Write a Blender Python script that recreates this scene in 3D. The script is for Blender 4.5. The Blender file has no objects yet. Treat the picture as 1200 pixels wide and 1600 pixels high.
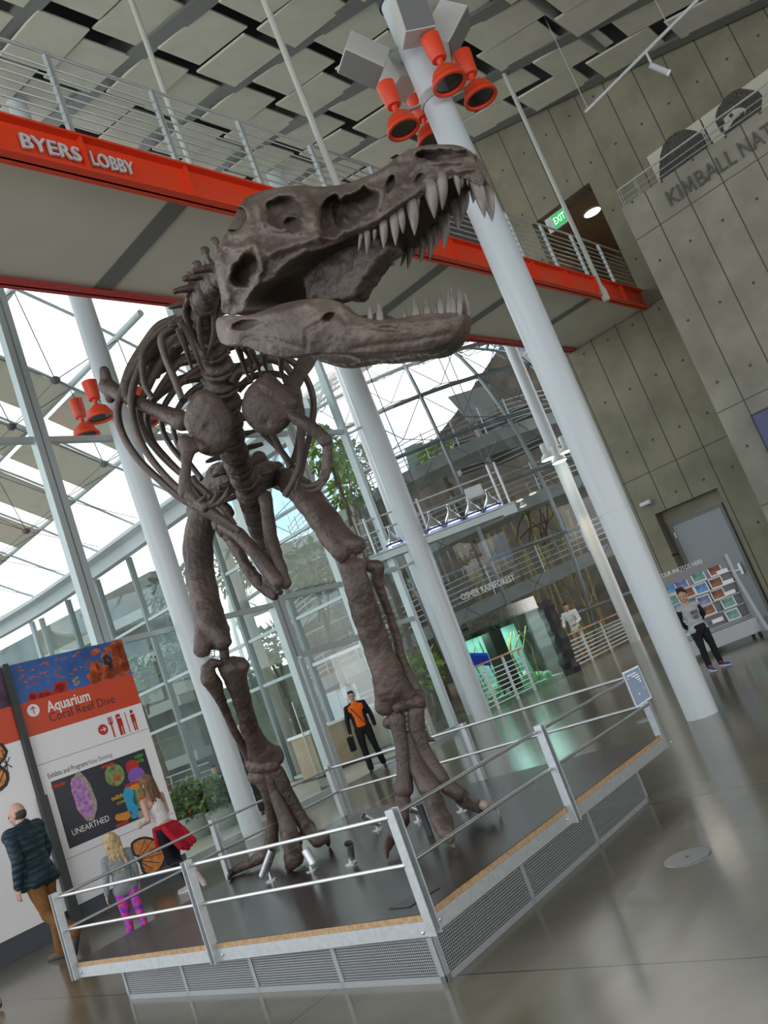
import bpy, bmesh, math, random
import numpy as np
from mathutils import Vector, Matrix, Euler
random.seed(7); RNG = np.random.RandomState(11)
SC = bpy.context.scene; COL = SC.collection
# ------------------------------------------------------------------ camera
F_PX = 1316.0; PITCH = math.radians(10.43); ROLL = math.radians(-20.76); EYE = 1.61
cp, sp, cr, sr = math.cos(PITCH), math.sin(PITCH), math.cos(ROLL), math.sin(ROLL)
C_F = np.array([0, cp, sp]); _rt = np.array([1., 0, 0]); _up = np.array([0, -sp, cp])
C_R = cr*_rt + sr*_up; C_U = -sr*_rt + cr*_up; C_O = np.array([0, 0, EYE])
cam_d = bpy.data.cameras.new('camera'); cam = bpy.data.objects.new('camera', cam_d); COL.objects.link(cam)
cam.matrix_world = Matrix(((C_R[0], C_U[0], -C_F[0], 0), (C_R[1], C_U[1], -C_F[1], 0), (C_R[2], C_U[2], -C_F[2], EYE), (0, 0, 0, 1)))
cam_d.sensor_fit = 'VERTICAL'; cam_d.sensor_height = 36.0; cam_d.lens = F_PX/1600*36.0
cam_d.clip_start = .05; cam_d.clip_end = 400
SC.camera = cam
# ------------------------------------------------------------------ world, exposure
SC.view_settings.view_transform = 'Standard'; SC.view_settings.look = 'None'
SC.view_settings.exposure = EXPO = 1.0; SC.view_settings.gamma = 1.0; SC.view_settings.use_curve_mapping = False
wd = bpy.data.worlds.new('sky'); SC.world = wd; wd.use_nodes = True
nt = wd.node_tree; nt.nodes.clear()
wo = nt.nodes.new('ShaderNodeOutputWorld'); bg = nt.nodes.new('ShaderNodeBackground')
tc = nt.nodes.new('ShaderNodeTexCoord'); sepz = nt.nodes.new('ShaderNodeSeparateXYZ')
nz = nt.nodes.new('ShaderNodeTexNoise'); nz.inputs['Scale'].default_value = 3.2; nz.inputs['Detail'].default_value = 5
rp = nt.nodes.new('ShaderNodeValToRGB')
rp.color_ramp.elements[0].position = .40; rp.color_ramp.elements[0].color = (.42, .60, .84, 1)
rp.color_ramp.elements[1].position = .50; rp.color_ramp.elements[1].color = (1.06, 1.03, .98, 1)
nt.links.new(tc.outputs['Generated'], nz.inputs['Vector']); nt.links.new(nz.outputs['Fac'], rp.inputs['Fac'])
nt.links.new(rp.outputs['Color'], bg.inputs['Color']); bg.inputs['Strength'].default_value = 1.2
nt.links.new(bg.outputs['Background'], wo.inputs['Surface'])
# ------------------------------------------------------------------ frames of reference
TH = math.radians(51.14)
WV = np.array([math.cos(TH), math.sin(TH), 0]); CV = np.array([-math.sin(TH), math.cos(TH), 0])   # along the walkway / along the concrete wall
ZV = np.array([0, 0, 1.])
def X(w, c, z=0.): return WV*w + CV*c + ZV*z
def ray(x, y): return C_F + C_R*(x-600)/F_PX + C_U*(800-y)/F_PX
def P(x, y, d): return C_O + ray(x, y)*d
def onplane(x, y, pt, n):
    d = ray(x, y); n = np.asarray(n, float); return C_O + d*(((np.asarray(pt)-C_O) @ n)/(d @ n))
def fl(x, y, z=0.): return onplane(x, y, (0, 0, z), ZV)
def onw(x, y, w): return onplane(x, y, WV*w, WV)
def onc(x, y, c): return onplane(x, y, CV*c, CV)
def wc(q): return float(q @ WV), float(q @ CV), float(q[2])
def upat(x, y, g):                      # point above ground point g seen at pixel
    e = ray(x, y); return C_O + e*(math.hypot(g[0], g[1])/math.hypot(e[0], e[1]))
# ------------------------------------------------------------------ mesh helpers
def unit(v): v = np.asarray(v, float); return v/(np.linalg.norm(v)+1e-12)
def frame(t):
    t = unit(t); a = np.array([0, 0, 1.]) if abs(t[2]) < .9 else np.array([1., 0, 0])
    u = unit(np.cross(a, t)); return u, np.cross(t, u), t
class MB:
    def __init__(s): s.v = []; s.f = []; s.mi = []; s.cur = 0
    def add(s, vs, fs):
        o = len(s.v); s.v += [tuple(map(float, q)) for q in vs]
        for f in fs: s.f.append(tuple(o+i for i in f)); s.mi.append(s.cur)
        return s
    def hexa(s, q):   # 8 points bottom4, top4
        return s.add(q, [(3, 2, 1, 0), (4, 5, 6, 7), (0, 1, 5, 4), (1, 2, 6, 5), (2, 3, 7, 6), (3, 0, 4, 7)])
    def box(s, o, a, b, c):   # origin corner + three edge vectors
        o, a, b, c = [np.asarray(k, float) for k in (o, a, b, c)]
        if np.dot(np.cross(a, b), c) < 0: a, b = b, a
        return s.hexa([o, o+a, o+a+b, o+b, o+c, o+a+c, o+a+b+c, o+b+c])
    def cbox(s, o, a, b, c, sa, sb, sc):  # centre, unit axes, full sizes
        a, b, c = unit(a)*sa, unit(b)*sb, unit(c)*sc
        return s.box(np.asarray(o, float)-a/2-b/2-c/2, a, b, c)
    def wbox(s, w0, w1, c0, c1, z0, z1):
        return s.box(X(w0, c0, z0), WV*(w1-w0), CV*(c1-c0), ZV*(z1-z0))
    def loft(s, rings, cap=True, closed=False):
        n = len(rings[0]); vs = [q for r in rings for q in r]; fs = []; m = len(rings)
        for i in range(m if closed else m-1):
            j = (i+1) % m
            for k in range(n): fs.append((i*n+k, i*n+(k+1) % n, j*n+(k+1) % n, j*n+k))
        if cap and not closed: fs += [tuple(range(n-1, -1, -1)), tuple((m-1)*n+k for k in range(n))]
        return s.add(vs, fs)
    def tube(s, pts, r, n=10, cap=True):
        pts = [np.asarray(q, float) for q in pts]; m = len(pts); rr = r if hasattr(r, '__len__') else [r]*m
        rings = []; u = None
        for i, q in enumerate(pts):
            t = unit(pts[min(i+1, m-1)]-pts[max(i-1, 0)])
            if u is None: u, b, _ = frame(t)
            else: u = unit(u - t*np.dot(u, t)); b = np.cross(t, u)
            rings.append([q+(u*math.cos(k*2*math.pi/n)+b*math.sin(k*2*math.pi/n))*rr[i] for k in range(n)])
        return s.loft(rings, cap)
    def lathe(s, base, axis, prof, n=24, cap=True):   # prof: (radius, height)
        u, b, t = frame(axis); base = np.asarray(base, float)
        return s.loft([[base+t*h+(u*math.cos(k*2*math.pi/n)+b*math.sin(k*2*math.pi/n))*max(r, 1e-4) for k in range(n)] for r, h in prof], cap)
    def ball(s, c, rad, n=14, m=9, ax=None):
        rad = np.array(rad if hasattr(rad, '__len__') else [rad]*3, float); A = np.eye(3) if ax is None else np.array(ax).T
        rings = [[np.asarray(c, float)+A @ (rad*np.array([math.sin(p)*math.cos(a), math.sin(p)*math.sin(a), math.cos(p)])) for a in [2*math.pi*k/n for k in range(n)]] for p in [math.pi*(1-(i+.02)/(m-1+.04)) for i in range(m)]]
        return s.loft(rings)
    def prism(s, poly, ext):
        n = len(poly); e = np.asarray(ext, float); poly = [np.asarray(q, float) for q in poly]
        nn = sum((np.cross(poly[i]-poly[0], poly[(i+1) % n]-poly[0]) for i in range(n)), np.zeros(3))
        if nn @ e < 0: poly = poly[::-1]
        return s.add(poly+[q+e for q in poly], [tuple(range(n-1, -1, -1)), tuple(range(n, 2*n))]+[(i, (i+1) % n, n+(i+1) % n, n+i) for i in range(n)])
    def quad(s, a, b, c, d): return s.add([a, b, c, d], [(0, 1, 2, 3)])
    def build(s, name, mat, parent=None, smooth=False, bevel=0):
        me = bpy.data.meshes.new(name); off = np.array(parent_off(parent))
        me.from_pydata([tuple(np.array(q)-off) for q in s.v], [], s.f); me.validate()
        for m in (mat if isinstance(mat, (list, tuple)) else [mat]): me.materials.append(m)
        if len(set(s.mi)) > 1 and len(me.polygons) == len(s.mi): me.polygons.foreach_set('material_index', s.mi)
        if smooth: me.polygons.foreach_set('use_smooth', [True]*len(me.polygons))
        me.update(); o = bpy.data.objects.new(name, me); COL.objects.link(o)
        if parent is not None: o.parent = parent
        if bevel:
            b = o.modifiers.new('b', 'BEVEL'); b.width = bevel; b.segments = 2; b.limit_method = 'ANGLE'
        if smooth and smooth != 'all': shade_auto(o)
        return o
def shade_auto(o, ang=50):
    me = o.data; bm = bmesh.new(); bm.from_mesh(me); bmesh.ops.recalc_face_normals(bm, faces=bm.faces); lim = math.radians(ang)
    for e in bm.edges:
        if len(e.link_faces) == 2 and e.calc_face_angle(0) > lim: e.smooth = False
    bm.to_mesh(me); bm.free()
def parent_off(p):
    q = np.zeros(3)
    while p is not None: q = q+np.array(p.location); p = p.parent
    return q
def tag(o, label=None, cat=None, group=None, kind=None):
    if label: o['label'] = label
    if cat: o['category'] = cat
    if group: o['group'] = group
    if kind: o['kind'] = kind
    return o
def thing(name, label, cat, loc=(0, 0, 0), group=None):
    o = bpy.data.objects.new(name, None); COL.objects.link(o); o.location = tuple(map(float, loc)); o.empty_display_size = .1
    return tag(o, label, cat, group)
def struct(o): o['kind'] = 'structure'; return o
def copy_tree(o, loc=None, parent=None):
    c = o.copy(); COL.objects.link(c); c.parent = parent
    if loc is not None: c.location = tuple(map(float, loc))
    for ch in [k for k in o.children]: copy_tree(ch, None, c)
    return c
def remesh(o, vox, disp=0., tex=None, smooth=2, rough_scale=.1):
    m = o.modifiers.new('fuse', 'REMESH'); m.mode = 'VOXEL'; m.voxel_size = vox; m.use_smooth_shade = True
    if smooth:
        k = o.modifiers.new('soft', 'SMOOTH'); k.iterations = smooth; k.factor = .5
    if disp:
        t = bpy.data.textures.new('clouds', 'CLOUDS'); t.noise_scale = rough_scale; t.noise_depth = 3
        d = o.modifiers.new('relief', 'DISPLACE'); d.texture = t; d.strength = disp; d.mid_level = .5; d.texture_coords = 'GLOBAL'
    return o
def capsule(mb, a, b, ra, rb, n=12, flat=None):
    """tapered capsule; flat = (axis, factor) squashes the section"""
    a, b = np.asarray(a, float), np.asarray(b, float); u, v, t = frame(b-a)
    if flat is not None:
        u = unit(flat[0]-t*np.dot(flat[0], t)); v = np.cross(t, u)
    fu = flat[1] if flat is not None else 1.
    L = np.linalg.norm(b-a); rings = []
    for i in range(5):
        p = math.pi/2*(1-i/4); r = ra*max(math.cos(p), .02); rings.append((a-t*ra*math.sin(p), r))
    for i in range(5):
        p = math.pi/2*i/4; r = rb*max(math.cos(p), .02); rings.append((b+t*rb*math.sin(p), r))
    mb.loft([[q+(u*math.cos(k*2*math.pi/n)*fu+v*math.sin(k*2*math.pi/n))*r for k in range(n)] for q, r in rings])
def text_mesh(s, size, ext=0., bold=0.):
    cu = bpy.data.curves.new('lettering', 'FONT'); cu.body = s; cu.size = size; cu.extrude = ext; cu.offset = bold; cu.resolution_u = 3
    o = bpy.data.objects.new('lettering', cu); COL.objects.link(o); dg = bpy.context.evaluated_depsgraph_get()
    me = bpy.data.meshes.new_from_object(o.evaluated_get(dg)); bpy.data.objects.remove(o); return me
def letter_m(ext):
    o = [(0, 0), (.085, 0), (.125, .50), (.285, .05), (.355, .05), (.515, .50), (.555, 0), (.64, 0), (.575, .70), (.48, .70), (.32, .22), (.16, .70), (.065, .70)]
    me = bpy.data.meshes.new('lettering'); n = len(o); e = max(ext, 1e-4)
    me.from_pydata([(x, y, z) for z in (-e, e) for x, y in o], [], [tuple(range(n-1, -1, -1)), tuple(range(n, 2*n))]+[(i, (i+1) % n, n+(i+1) % n, n+i) for i in range(n)]); me.update(); return me
def lettering(s, origin, right, up, height, mat, parent, ext=0., name='lettering', width=None, per_letter=False, bold=0.):
    """flat or raised words on a surface; height = capital height, width = fit"""
    me = text_mesh(s, 1., 0, bold); co = np.array([v.co[:] for v in me.vertices]); bpy.data.meshes.remove(me)
    x0, x1 = co[:, 0].min(), co[:, 0].max(); k = height/.70; kx = k if width is None else width/(x1-x0)
    right, up = unit(right), unit(up); nrm = np.cross(right, up); out = []
    def put(me, dx, nm):
        off = np.array(parent_off(parent))
        for v in me.vertices:
            q = np.asarray(origin, float)+right*(v.co[0]+dx-x0)*kx+up*v.co[1]*k+nrm*(v.co[2]+ext)-off
            v.co = q
        me.materials.append(mat); me.update(); o = bpy.data.objects.new(nm, me); COL.objects.link(o); o.parent = parent; out.append(o)
    if not per_letter: put(text_mesh(s, 1., ext, bold), 0, name)
    else:
        for i, ch in enumerate(s):
            if ch == ' ': continue
            pre = text_mesh(s[:i]+'|', 1.); w0 = max(v.co[0] for v in pre.vertices) if True else 0
            bar = text_mesh('|', 1.); bw = max(v.co[0] for v in bar.vertices); put(letter_m(ext) if ch == 'M' else text_mesh(ch, 1., ext, bold), w0-bw+(.06 if ch == 'M' else 0), name)
    return out
# ------------------------------------------------------------------ materials
def mat(name, col, rough=.5, metal=0., noise=None, bump=None, spec=.5, emit=None, col2=None, coat=0.):
    """noise=(scale, amount[, detail]) mixes col->col2; bump=(scale, strength)"""
    m = bpy.data.materials.new(name); m.use_nodes = True; t = m.node_tree; b = t.nodes['Principled BSDF']
    b.inputs['Base Color'].default_value = (*col, 1); b.inputs['Roughness'].default_value = rough; b.inputs['Metallic'].default_value = metal
    b.inputs['Specular IOR Level'].default_value = spec
    if coat: b.inputs['Coat Weight'].default_value = coat
    if emit: b.inputs['Emission Color'].default_value = (*emit[0], 1); b.inputs['Emission Strength'].default_value = emit[1]
    if noise or bump: g = t.nodes.new('ShaderNodeTexCoord')
    if noise:
        n = t.nodes.new('ShaderNodeTexNoise'); n.inputs['Scale'].default_value = noise[0]; n.inputs['Detail'].default_value = noise[2] if len(noise) > 2 else 6
        t.links.new(g.outputs['Object'], n.inputs['Vector']); r = t.nodes.new('ShaderNodeValToRGB')
        c2 = col2 if col2 else tuple(min(1, k*(1+noise[1])) for k in col); c1 = col if col2 else tuple(k*(1-noise[1]) for k in col)
        r.color_ramp.elements[0].position = .32; r.color_ramp.elements[1].position = .68
        r.color_ramp.elements[0].color = (*c1, 1); r.color_ramp.elements[1].color = (*c2, 1)
        t.links.new(n.outputs['Fac'], r.inputs['Fac']); t.links.new(r.outputs['Color'], b.inputs['Base Color'])
    if bump:
        n = t.nodes.new('ShaderNodeTexNoise'); n.inputs['Scale'].default_value = bump[0]; n.inputs['Detail'].default_value = 8
        t.links.new(g.outputs['Object'], n.inputs['Vector']); bp = t.nodes.new('ShaderNodeBump'); bp.inputs['Strength'].default_value = bump[1]; bp.inputs['Distance'].default_value = .02
        t.links.new(n.outputs['Fac'], bp.inputs['Height']); t.links.new(bp.outputs['Normal'], b.inputs['Normal'])
    return m
def glassy(name, tint, refl=.06, rough=.02, ior=1.45):
    m = bpy.data.materials.new(name); m.use_nodes = True; t = m.node_tree; t.nodes.clear()
    o = t.nodes.new('ShaderNodeOutputMaterial'); mx = t.nodes.new('ShaderNodeMixShader'); tr = t.nodes.new('ShaderNodeBsdfTransparent'); gl = t.nodes.new('ShaderNodeBsdfGlossy')
    lw = t.nodes.new('ShaderNodeLayerWeight'); pw = t.nodes.new('ShaderNodeMath'); pw.operation = 'POWER'; pw.inputs[1].default_value = 4.5
    ma = t.nodes.new('ShaderNodeMath'); ma.operation = 'MULTIPLY_ADD'; ma.inputs[1].default_value = .7; ma.inputs[2].default_value = refl
    t.links.new(lw.outputs['Facing'], pw.inputs[0]); t.links.new(pw.outputs[0], ma.inputs[0])
    tr.inputs['Color'].default_value = (*tint, 1); gl.inputs['Roughness'].default_value = rough
    t.links.new(ma.outputs[0], mx.inputs['Fac']); t.links.new(tr.outputs['BSDF'], mx.inputs[1]); t.links.new(gl.outputs['BSDF'], mx.inputs[2]); t.links.new(mx.outputs['Shader'], o.inputs['Surface'])
    return m
class N:   # tiny node-maths writer
    def __init__(s, m): s.t = m.node_tree
    def m(s, op, a, b=None, c=None):
        n = s.t.nodes.new('ShaderNodeMath'); n.operation = op
        for i, k in enumerate((a, b, c)):
            if k is None: continue
            if isinstance(k, (int, float)): n.inputs[i].default_value = k
            else: s.t.links.new(k, n.inputs[i])
        return n.outputs[0]
    def wcz(s):
        g = s.t.nodes.new('ShaderNodeNewGeometry'); out = []
        for v in (WV, CV, ZV):
            d = s.t.nodes.new('ShaderNodeVectorMath'); d.operation = 'DOT_PRODUCT'; s.t.links.new(g.outputs['Position'], d.inputs[0]); d.inputs[1].default_value = tuple(v); out.append(d.outputs['Value'])
        return out
    def line(s, x, off, pitch, half):    # 1 near x = off + k*pitch
        k = s.m('MODULO', s.m('ADD', s.m('SUBTRACT', x, off-pitch/2), 1000*pitch), pitch); return s.m('LESS_THAN', s.m('ABSOLUTE', s.m('SUBTRACT', k, pitch/2)), half)
    def dist(s, x, off, pitch):
        k = s.m('MODULO', s.m('ADD', s.m('SUBTRACT', x, off-pitch/2), 1000*pitch), pitch); return s.m('ABSOLUTE', s.m('SUBTRACT', k, pitch/2))
    def mixc(s, fac, ca, cb):
        n = s.t.nodes.new('ShaderNodeMix'); n.data_type = 'RGBA'
        for i, k in ((0, fac), (6, ca), (7, cb)):
            if isinstance(k, (int, float)): n.inputs[i].default_value = k
            elif isinstance(k, tuple): n.inputs[i].default_value = (*k, 1)
            else: s.t.links.new(k, n.inputs[i])
        return n.outputs[2]
    def noise(s, scale, detail=6):
        g = s.t.nodes.new('ShaderNodeNewGeometry'); n = s.t.nodes.new('ShaderNodeTexNoise'); n.inputs['Scale'].default_value = scale; n.inputs['Detail'].default_value = detail
        s.t.links.new(g.outputs['Position'], n.inputs['Vector']); return n.outputs['Fac']
    def ramp(s, fac, *stops):
        r = s.t.nodes.new('ShaderNodeValToRGB'); s.t.links.new(fac, r.inputs['Fac'])
        while len(r.color_ramp.elements) < len(stops): r.color_ramp.elements.new(.5)
        for e, (p, c) in zip(r.color_ramp.elements, stops): e.position = p; e.color = (*c, 1)
        return r.outputs['Color']
    def base(s, c): s.t.links.new(c, s.t.nodes['Principled BSDF'].inputs['Base Color'])
def concrete(name, col, joints, hz, holes, hrow, whichc=True):
    """board-formed concrete: vertical joints (offset, pitch) along the wall, horizontal joint heights, tie holes"""
    m = mat(name, col, .75); n = N(m); w_, c_, z_ = n.wcz()
    a = n.ramp(n.noise(1.1, 8), (.28, tuple(k*.68 for k in col)), (.72, tuple(k*1.25 for k in col)))
    b = n.mixc(n.m('MULTIPLY', n.noise(7, 6), .35), a, tuple(k*.6 for k in col))
    jl = n.line(c_, joints[0], joints[1], .012)
    for h in hz: jl = n.m('MAXIMUM', jl, n.m('LESS_THAN', n.m('ABSOLUTE', n.m('SUBTRACT', z_, h)), .009))
    dx = n.dist(c_, holes, joints[1]); dz = n.dist(z_, hrow[0], hrow[1])
    hd = n.m('LESS_THAN', n.m('ADD', n.m('MULTIPLY', dx, dx), n.m('MULTIPLY', dz, dz)), .028**2)
    f = n.m('MAXIMUM', jl, hd); n.base(n.mixc(f, b, tuple(k*.25 for k in col)))
    return m
M = {}
M['floor'] = mat('polished_concrete', (.17, .16, .125), .17, spec=.6)
_n = N(M['floor']); _w, _c, _z = _n.wcz()
_a = _n.ramp(_n.noise(.8, 8), (.3, (.12, .108, .075)), (.5, (.175, .160, .118)), (.72, (.24, .222, .17)))
_b = _n.mixc(_n.m('MULTIPLY', _n.noise(6, 8), .4), _a, (.10, .09, .065))
_j = _n.m('MAXIMUM', _n.line(_w, 3.5, 2.56, .006), _n.line(_c, 9.6, 5.2, .006))
_n.base(_n.mixc(_j, _b, (.03, .03, .025)))
M['concrete'] = concrete('far_concrete', (.26, .243, .172), (7.79, .65), (3.75, 7.05), 7.42, (6.87, 1.25))
M['concrete_block'] = concrete('balcony_concrete', (.32, .305, .245), (4.23, .65), (7.78, 2.1, 4.0), 4.52, (5.85, 1.32))
M['plain_concrete'] = mat('plain_concrete', (.27, .25, .18), .75, noise=(2, .2))
M['white_paint'] = mat('white_paint', (.62, .66, .67), .28, spec=.5)
M['col_paint'] = mat('column_paint', (.60, .66, .69), .3, spec=.5)
M['soffit'] = mat('soffit_panel', (.63, .61, .53), .6, noise=(1.5, .04))
M['panel'] = mat('acoustic_panel', (.60, .58, .50), .8, noise=(2.5, .05))
M['roof'] = mat('dark_roof', (.035, .036, .036), .9)
M['beam'] = mat('grey_steel', (.17, .175, .165), .5)
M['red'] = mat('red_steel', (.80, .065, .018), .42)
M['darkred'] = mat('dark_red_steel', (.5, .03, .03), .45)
M['steel'] = mat('stainless', (.56, .58, .59), .32, metal=.9)
M['galv'] = mat('galvanised', (.50, .54, .56), .38, metal=.55, noise=(30, .08))
M['rail_grey'] = mat('rail_grey', (.52, .55, .54), .35, metal=.4)
M['white'] = mat('white_print', (.93, .94, .97), .35)
M['black'] = mat('black', (.012, .012, .014), .45)
M['dark'] = mat('dark_grey', (.05, .055, .06), .5)
M['glass'] = glassy('clear_glass', (.93, .97, .96))
M['mullion'] = mat('mullion_paint', (.46, .52, .53), .35, metal=.25)
# ------------------------------------------------------------------ room shell
def zceil(c): return 10.62+.30*c
o = struct(MB().wbox(-14, 46, -16, 62, -.3, 0).build('floor', M['floor']))
# far concrete wall (w = 18.13) with an opening at walkway level and a recessed door
WX = 18.13
b = MB()
b.wbox(WX, WX+.5, -14, 5.30, 0, 11.0); b.wbox(WX, WX+.5, 7.42, 7.86, 0, 2.85); b.wbox(WX, WX+.5, 5.30, 5.94, 0, 7.41)
b.wbox(WX, WX+.5, 5.94, 7.86, 2.85, 7.41); b.wbox(WX, WX+.5, 5.30, 5.69, 7.41, 10.26); b.wbox(WX, WX+.5, 7.30, 7.86, 7.41, 10.26)
b.hexa([X(WX, 5.30, 10.26), X(WX+.5, 5.30, 10.26), X(WX+.5, 7.86, 10.26), X(WX, 7.86, 10.26), X(WX, 5.30, zceil(5.3)), X(WX+.5, 5.30, zceil(5.3)), X(WX+.5, 7.86, zceil(7.86)), X(WX, 7.86, zceil(7.86))])
b.hexa([X(WX, -14, 11), X(WX+.5, -14, 11), X(WX+.5, 5.3, 11), X(WX, 5.3, 11), X(WX, -14, 11.01), X(WX+.5, -14, 11.01), X(WX+.5, 5.3, zceil(5.3)), X(WX, 5.3, zceil(5.3))])
struct(b.build('wall_right', M['concrete']))
# upper corridor behind the opening
M['corridor'] = mat('warm_plaster', (.42, .33, .22), .7)
b = MB(); b.wbox(WX+.5, WX+5, 5.1, 5.3, 7.2, 10.6); b.wbox(WX+.5, WX+5, 7.86, 8.05, 7.2, 10.6); b.wbox(WX+5, WX+5.2, 5.1, 8.05, 7.2, 10.6); b.wbox(WX+.5, WX+5, 5.1, 8.05, 7.2, 7.41); b.wbox(WX+.5, WX+5, 5.1, 8.05, 10.35, 10.6)
struct(b.build('wall_corridor', M['corridor']))
dl = thing('ceiling_downlight', 'round lit downlight in the warm passage ceiling beyond the exit sign', 'ceiling light', X(WX+1.6, 6.42, 10.33))
M['lamp_on'] = mat('lamp_glow', (1, .95, .85), .4, emit=((1, .93, .8), 9))
MB().lathe(X(WX+1.6, 6.42, 10.335), ZV, [(.21, -.02), (.24, -.02), (.24, .012), (.21, .012)], 24, False).build('trim_ring', M['white_paint'], dl)
MB().lathe(X(WX+1.6, 6.42, 10.335), ZV, [(.205, -.008), (.205, .01)], 24).build('diffuser', M['lamp_on'], dl)
# recess with grey door behind the photo rack
b = MB(); b.wbox(WX+.35, WX+.5, 5.94, 7.42, 0, 2.85); struct(b.build('wall_recess', M['plain_concrete']))
M['door_grey'] = mat('door_grey', (.30, .33, .34), .45)
d = struct(MB().wbox(WX+.29, WX+.35, 6.15, 7.28, 0, 2.47).build('door_1', M['door_grey']))
b = MB(); b.wbox(WX+.27, WX+.35, 6.08, 6.15, 0, 2.54); b.wbox(WX+.27, WX+.35, 7.28, 7.35, 0, 2.54); b.wbox(WX+.27, WX+.35, 6.15, 7.28, 2.47, 2.54); b.build('door_frame', M['beam'], d)
b = MB(); b.wbox(WX+.23, WX+.29, 6.24, 6.30, .98, 1.22); b.wbox(WX+.19, WX+.23, 6.22, 6.40, 1.08, 1.11); b.build('door_handle', M['steel'], d)
for z in (.35, 1.25, 2.2): MB().lathe(X(WX+.27, 7.29, z), ZV, [(.018, 0), (.018, .13)], 8).build('hinge', M['steel'], d)
# balcony block nearer the camera: its own wall, parapet and lettering
BX = 16.3
struct(MB().wbox(BX, WX-.0, -13, 4.76, 0, 8.52).build('wall_balcony', M['concrete_block']))
# ------------------------------------------------------------------ ceiling
b = MB(); b.hexa([X(-8, -12, zceil(-12)+.75), X(30, -12, zceil(-12)+.75), X(30, 16, zceil(16)+.75), X(-8, 16, zceil(16)+.75), X(-8, -12, zceil(-12)+1.0), X(30, -12, zceil(-12)+1.0), X(30, 16, zceil(16)+1.0), X(-8, 16, zceil(16)+1.0)])
struct(b.build('ceiling', M['roof']))
def sloped(mb, w0, w1, c0, c1, dz0, dz1, tilt=0.):
    q = []
    for dz in (dz0, dz1):
        for (w_, c_) in ((w0, c0), (w1, c0), (w1, c1), (w0, c1)): q.append(X(w_, c_, zceil(c_)+dz+tilt*(c_-c0)))
    return mb.hexa(q)
kb = 0
for k in range(-1, 6):
    w0 = 7.35+2.1*k
    bt = thing('roof_beam', 'grey steel roof beam running above the hanging ceiling panels', 'beam', X(w0, 0, zceil(0)), 'parallel roof beams')
    mb = MB(); sloped(mb, w0-.11, w0+.11, -8, 15.8, .02, .5); sloped(mb, w0-.17, w0+.17, -8, 15.8, -.03, .02); mb.build('girder', M['beam'], bt)
bt = thing('roof_beam', 'heavy grey cross beam over the walkway, at right angles to the other roof beams', 'beam', X(15, 3.9, zceil(3.9)))
mb = MB(); mb.tube([X(w_, 3.9, zceil(3.9)+.05+.02*(w_-12)) for w_ in (9.8, 12, 14, 16, 18.1)], .16, 12); mb.build('girder', M['beam'], bt, True)
rr = random.Random(3)
for k in range(-1, 6):
    for s in (0, 1):
        wc0 = 7.35+2.1*k+.58+.97*s; st = rr.uniform(0, 1.2)
        for j in range(11):
            c0 = -1.2+1.62*j+st*.55+(.5 if s else 0)
            if c0 > 14.2 or wc0 > 17.6 or (k < 0 and c0 < 4) or (j < 2 and wc0 < 11): continue
            t = rr.uniform(-.10, -.03); dz = rr.uniform(-.05, .06)
            mb = MB(); sloped(mb, wc0-.46, wc0+.46, c0, c0+1.34, dz, dz+.05, t)
            p = mb.build('acoustic_ceiling_panel', M['panel'], None, bevel=.012); tag(p, 'pale square acoustic panel hung tilted below the dark roof', 'ceiling panel', 'acoustic panels of the ceiling')
# ------------------------------------------------------------------ walkway
C0, C1, ZB, ZT = 5.70, 7.64, 7.00, 7.43
b = MB(); b.wbox(2.2, WX, C0+.08, C1-.05, 7.10, ZT-.02); wk = thing('walkway', 'raised walkway with pale soffit and red edge beams', 'walkway', X(2.2, C0, 7.0))
b.build('deck_slab', M['soffit'], wk)
b = MB()
for k in range(6): b.wbox(5.72-2.47+2.47*k, 5.97-2.47+2.47*k, C0+.1, C1-.06, 7.085, 7.10)
b.build('soffit_strip', M['beam'], wk)
def ibeam(c, sgn, m, za, zb, nm):
    b = MB(); b.wbox(2.2, WX, c-.012, c+.012, za, zb); b.wbox(2.2, WX, c-.10, c+.07, zb-.025, zb); b.wbox(2.2, WX, c-.10, c+.07, za, za+.025)
    k = 0
    while 3.425+1.235*k < 18: w_ = 3.425+1.235*k; b.wbox(w_-.012, w_+.012, c-.085*(1 if sgn < 0 else -1), c, za+.02, zb-.02) if sgn < 0 else None; k += 1
    b.build(nm, m, wk)
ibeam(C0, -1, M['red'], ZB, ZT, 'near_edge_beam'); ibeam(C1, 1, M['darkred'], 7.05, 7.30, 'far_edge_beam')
ls = thing('lettering_sign', 'raised silver letters reading BYERS LOBBY on the red walkway beam', 'sign', X(4.0, C0-.12, 7.08))
for s, w0, w1 in (('BYERS', 4.03, 4.62), ('LOBBY', 4.73, 5.21)):
    lettering(s, X(w0, C0-.035, 7.13), WV, ZV, .155, M['white_paint'], ls, .012, 'letter', w1-w0, True, bold=.012)
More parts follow.
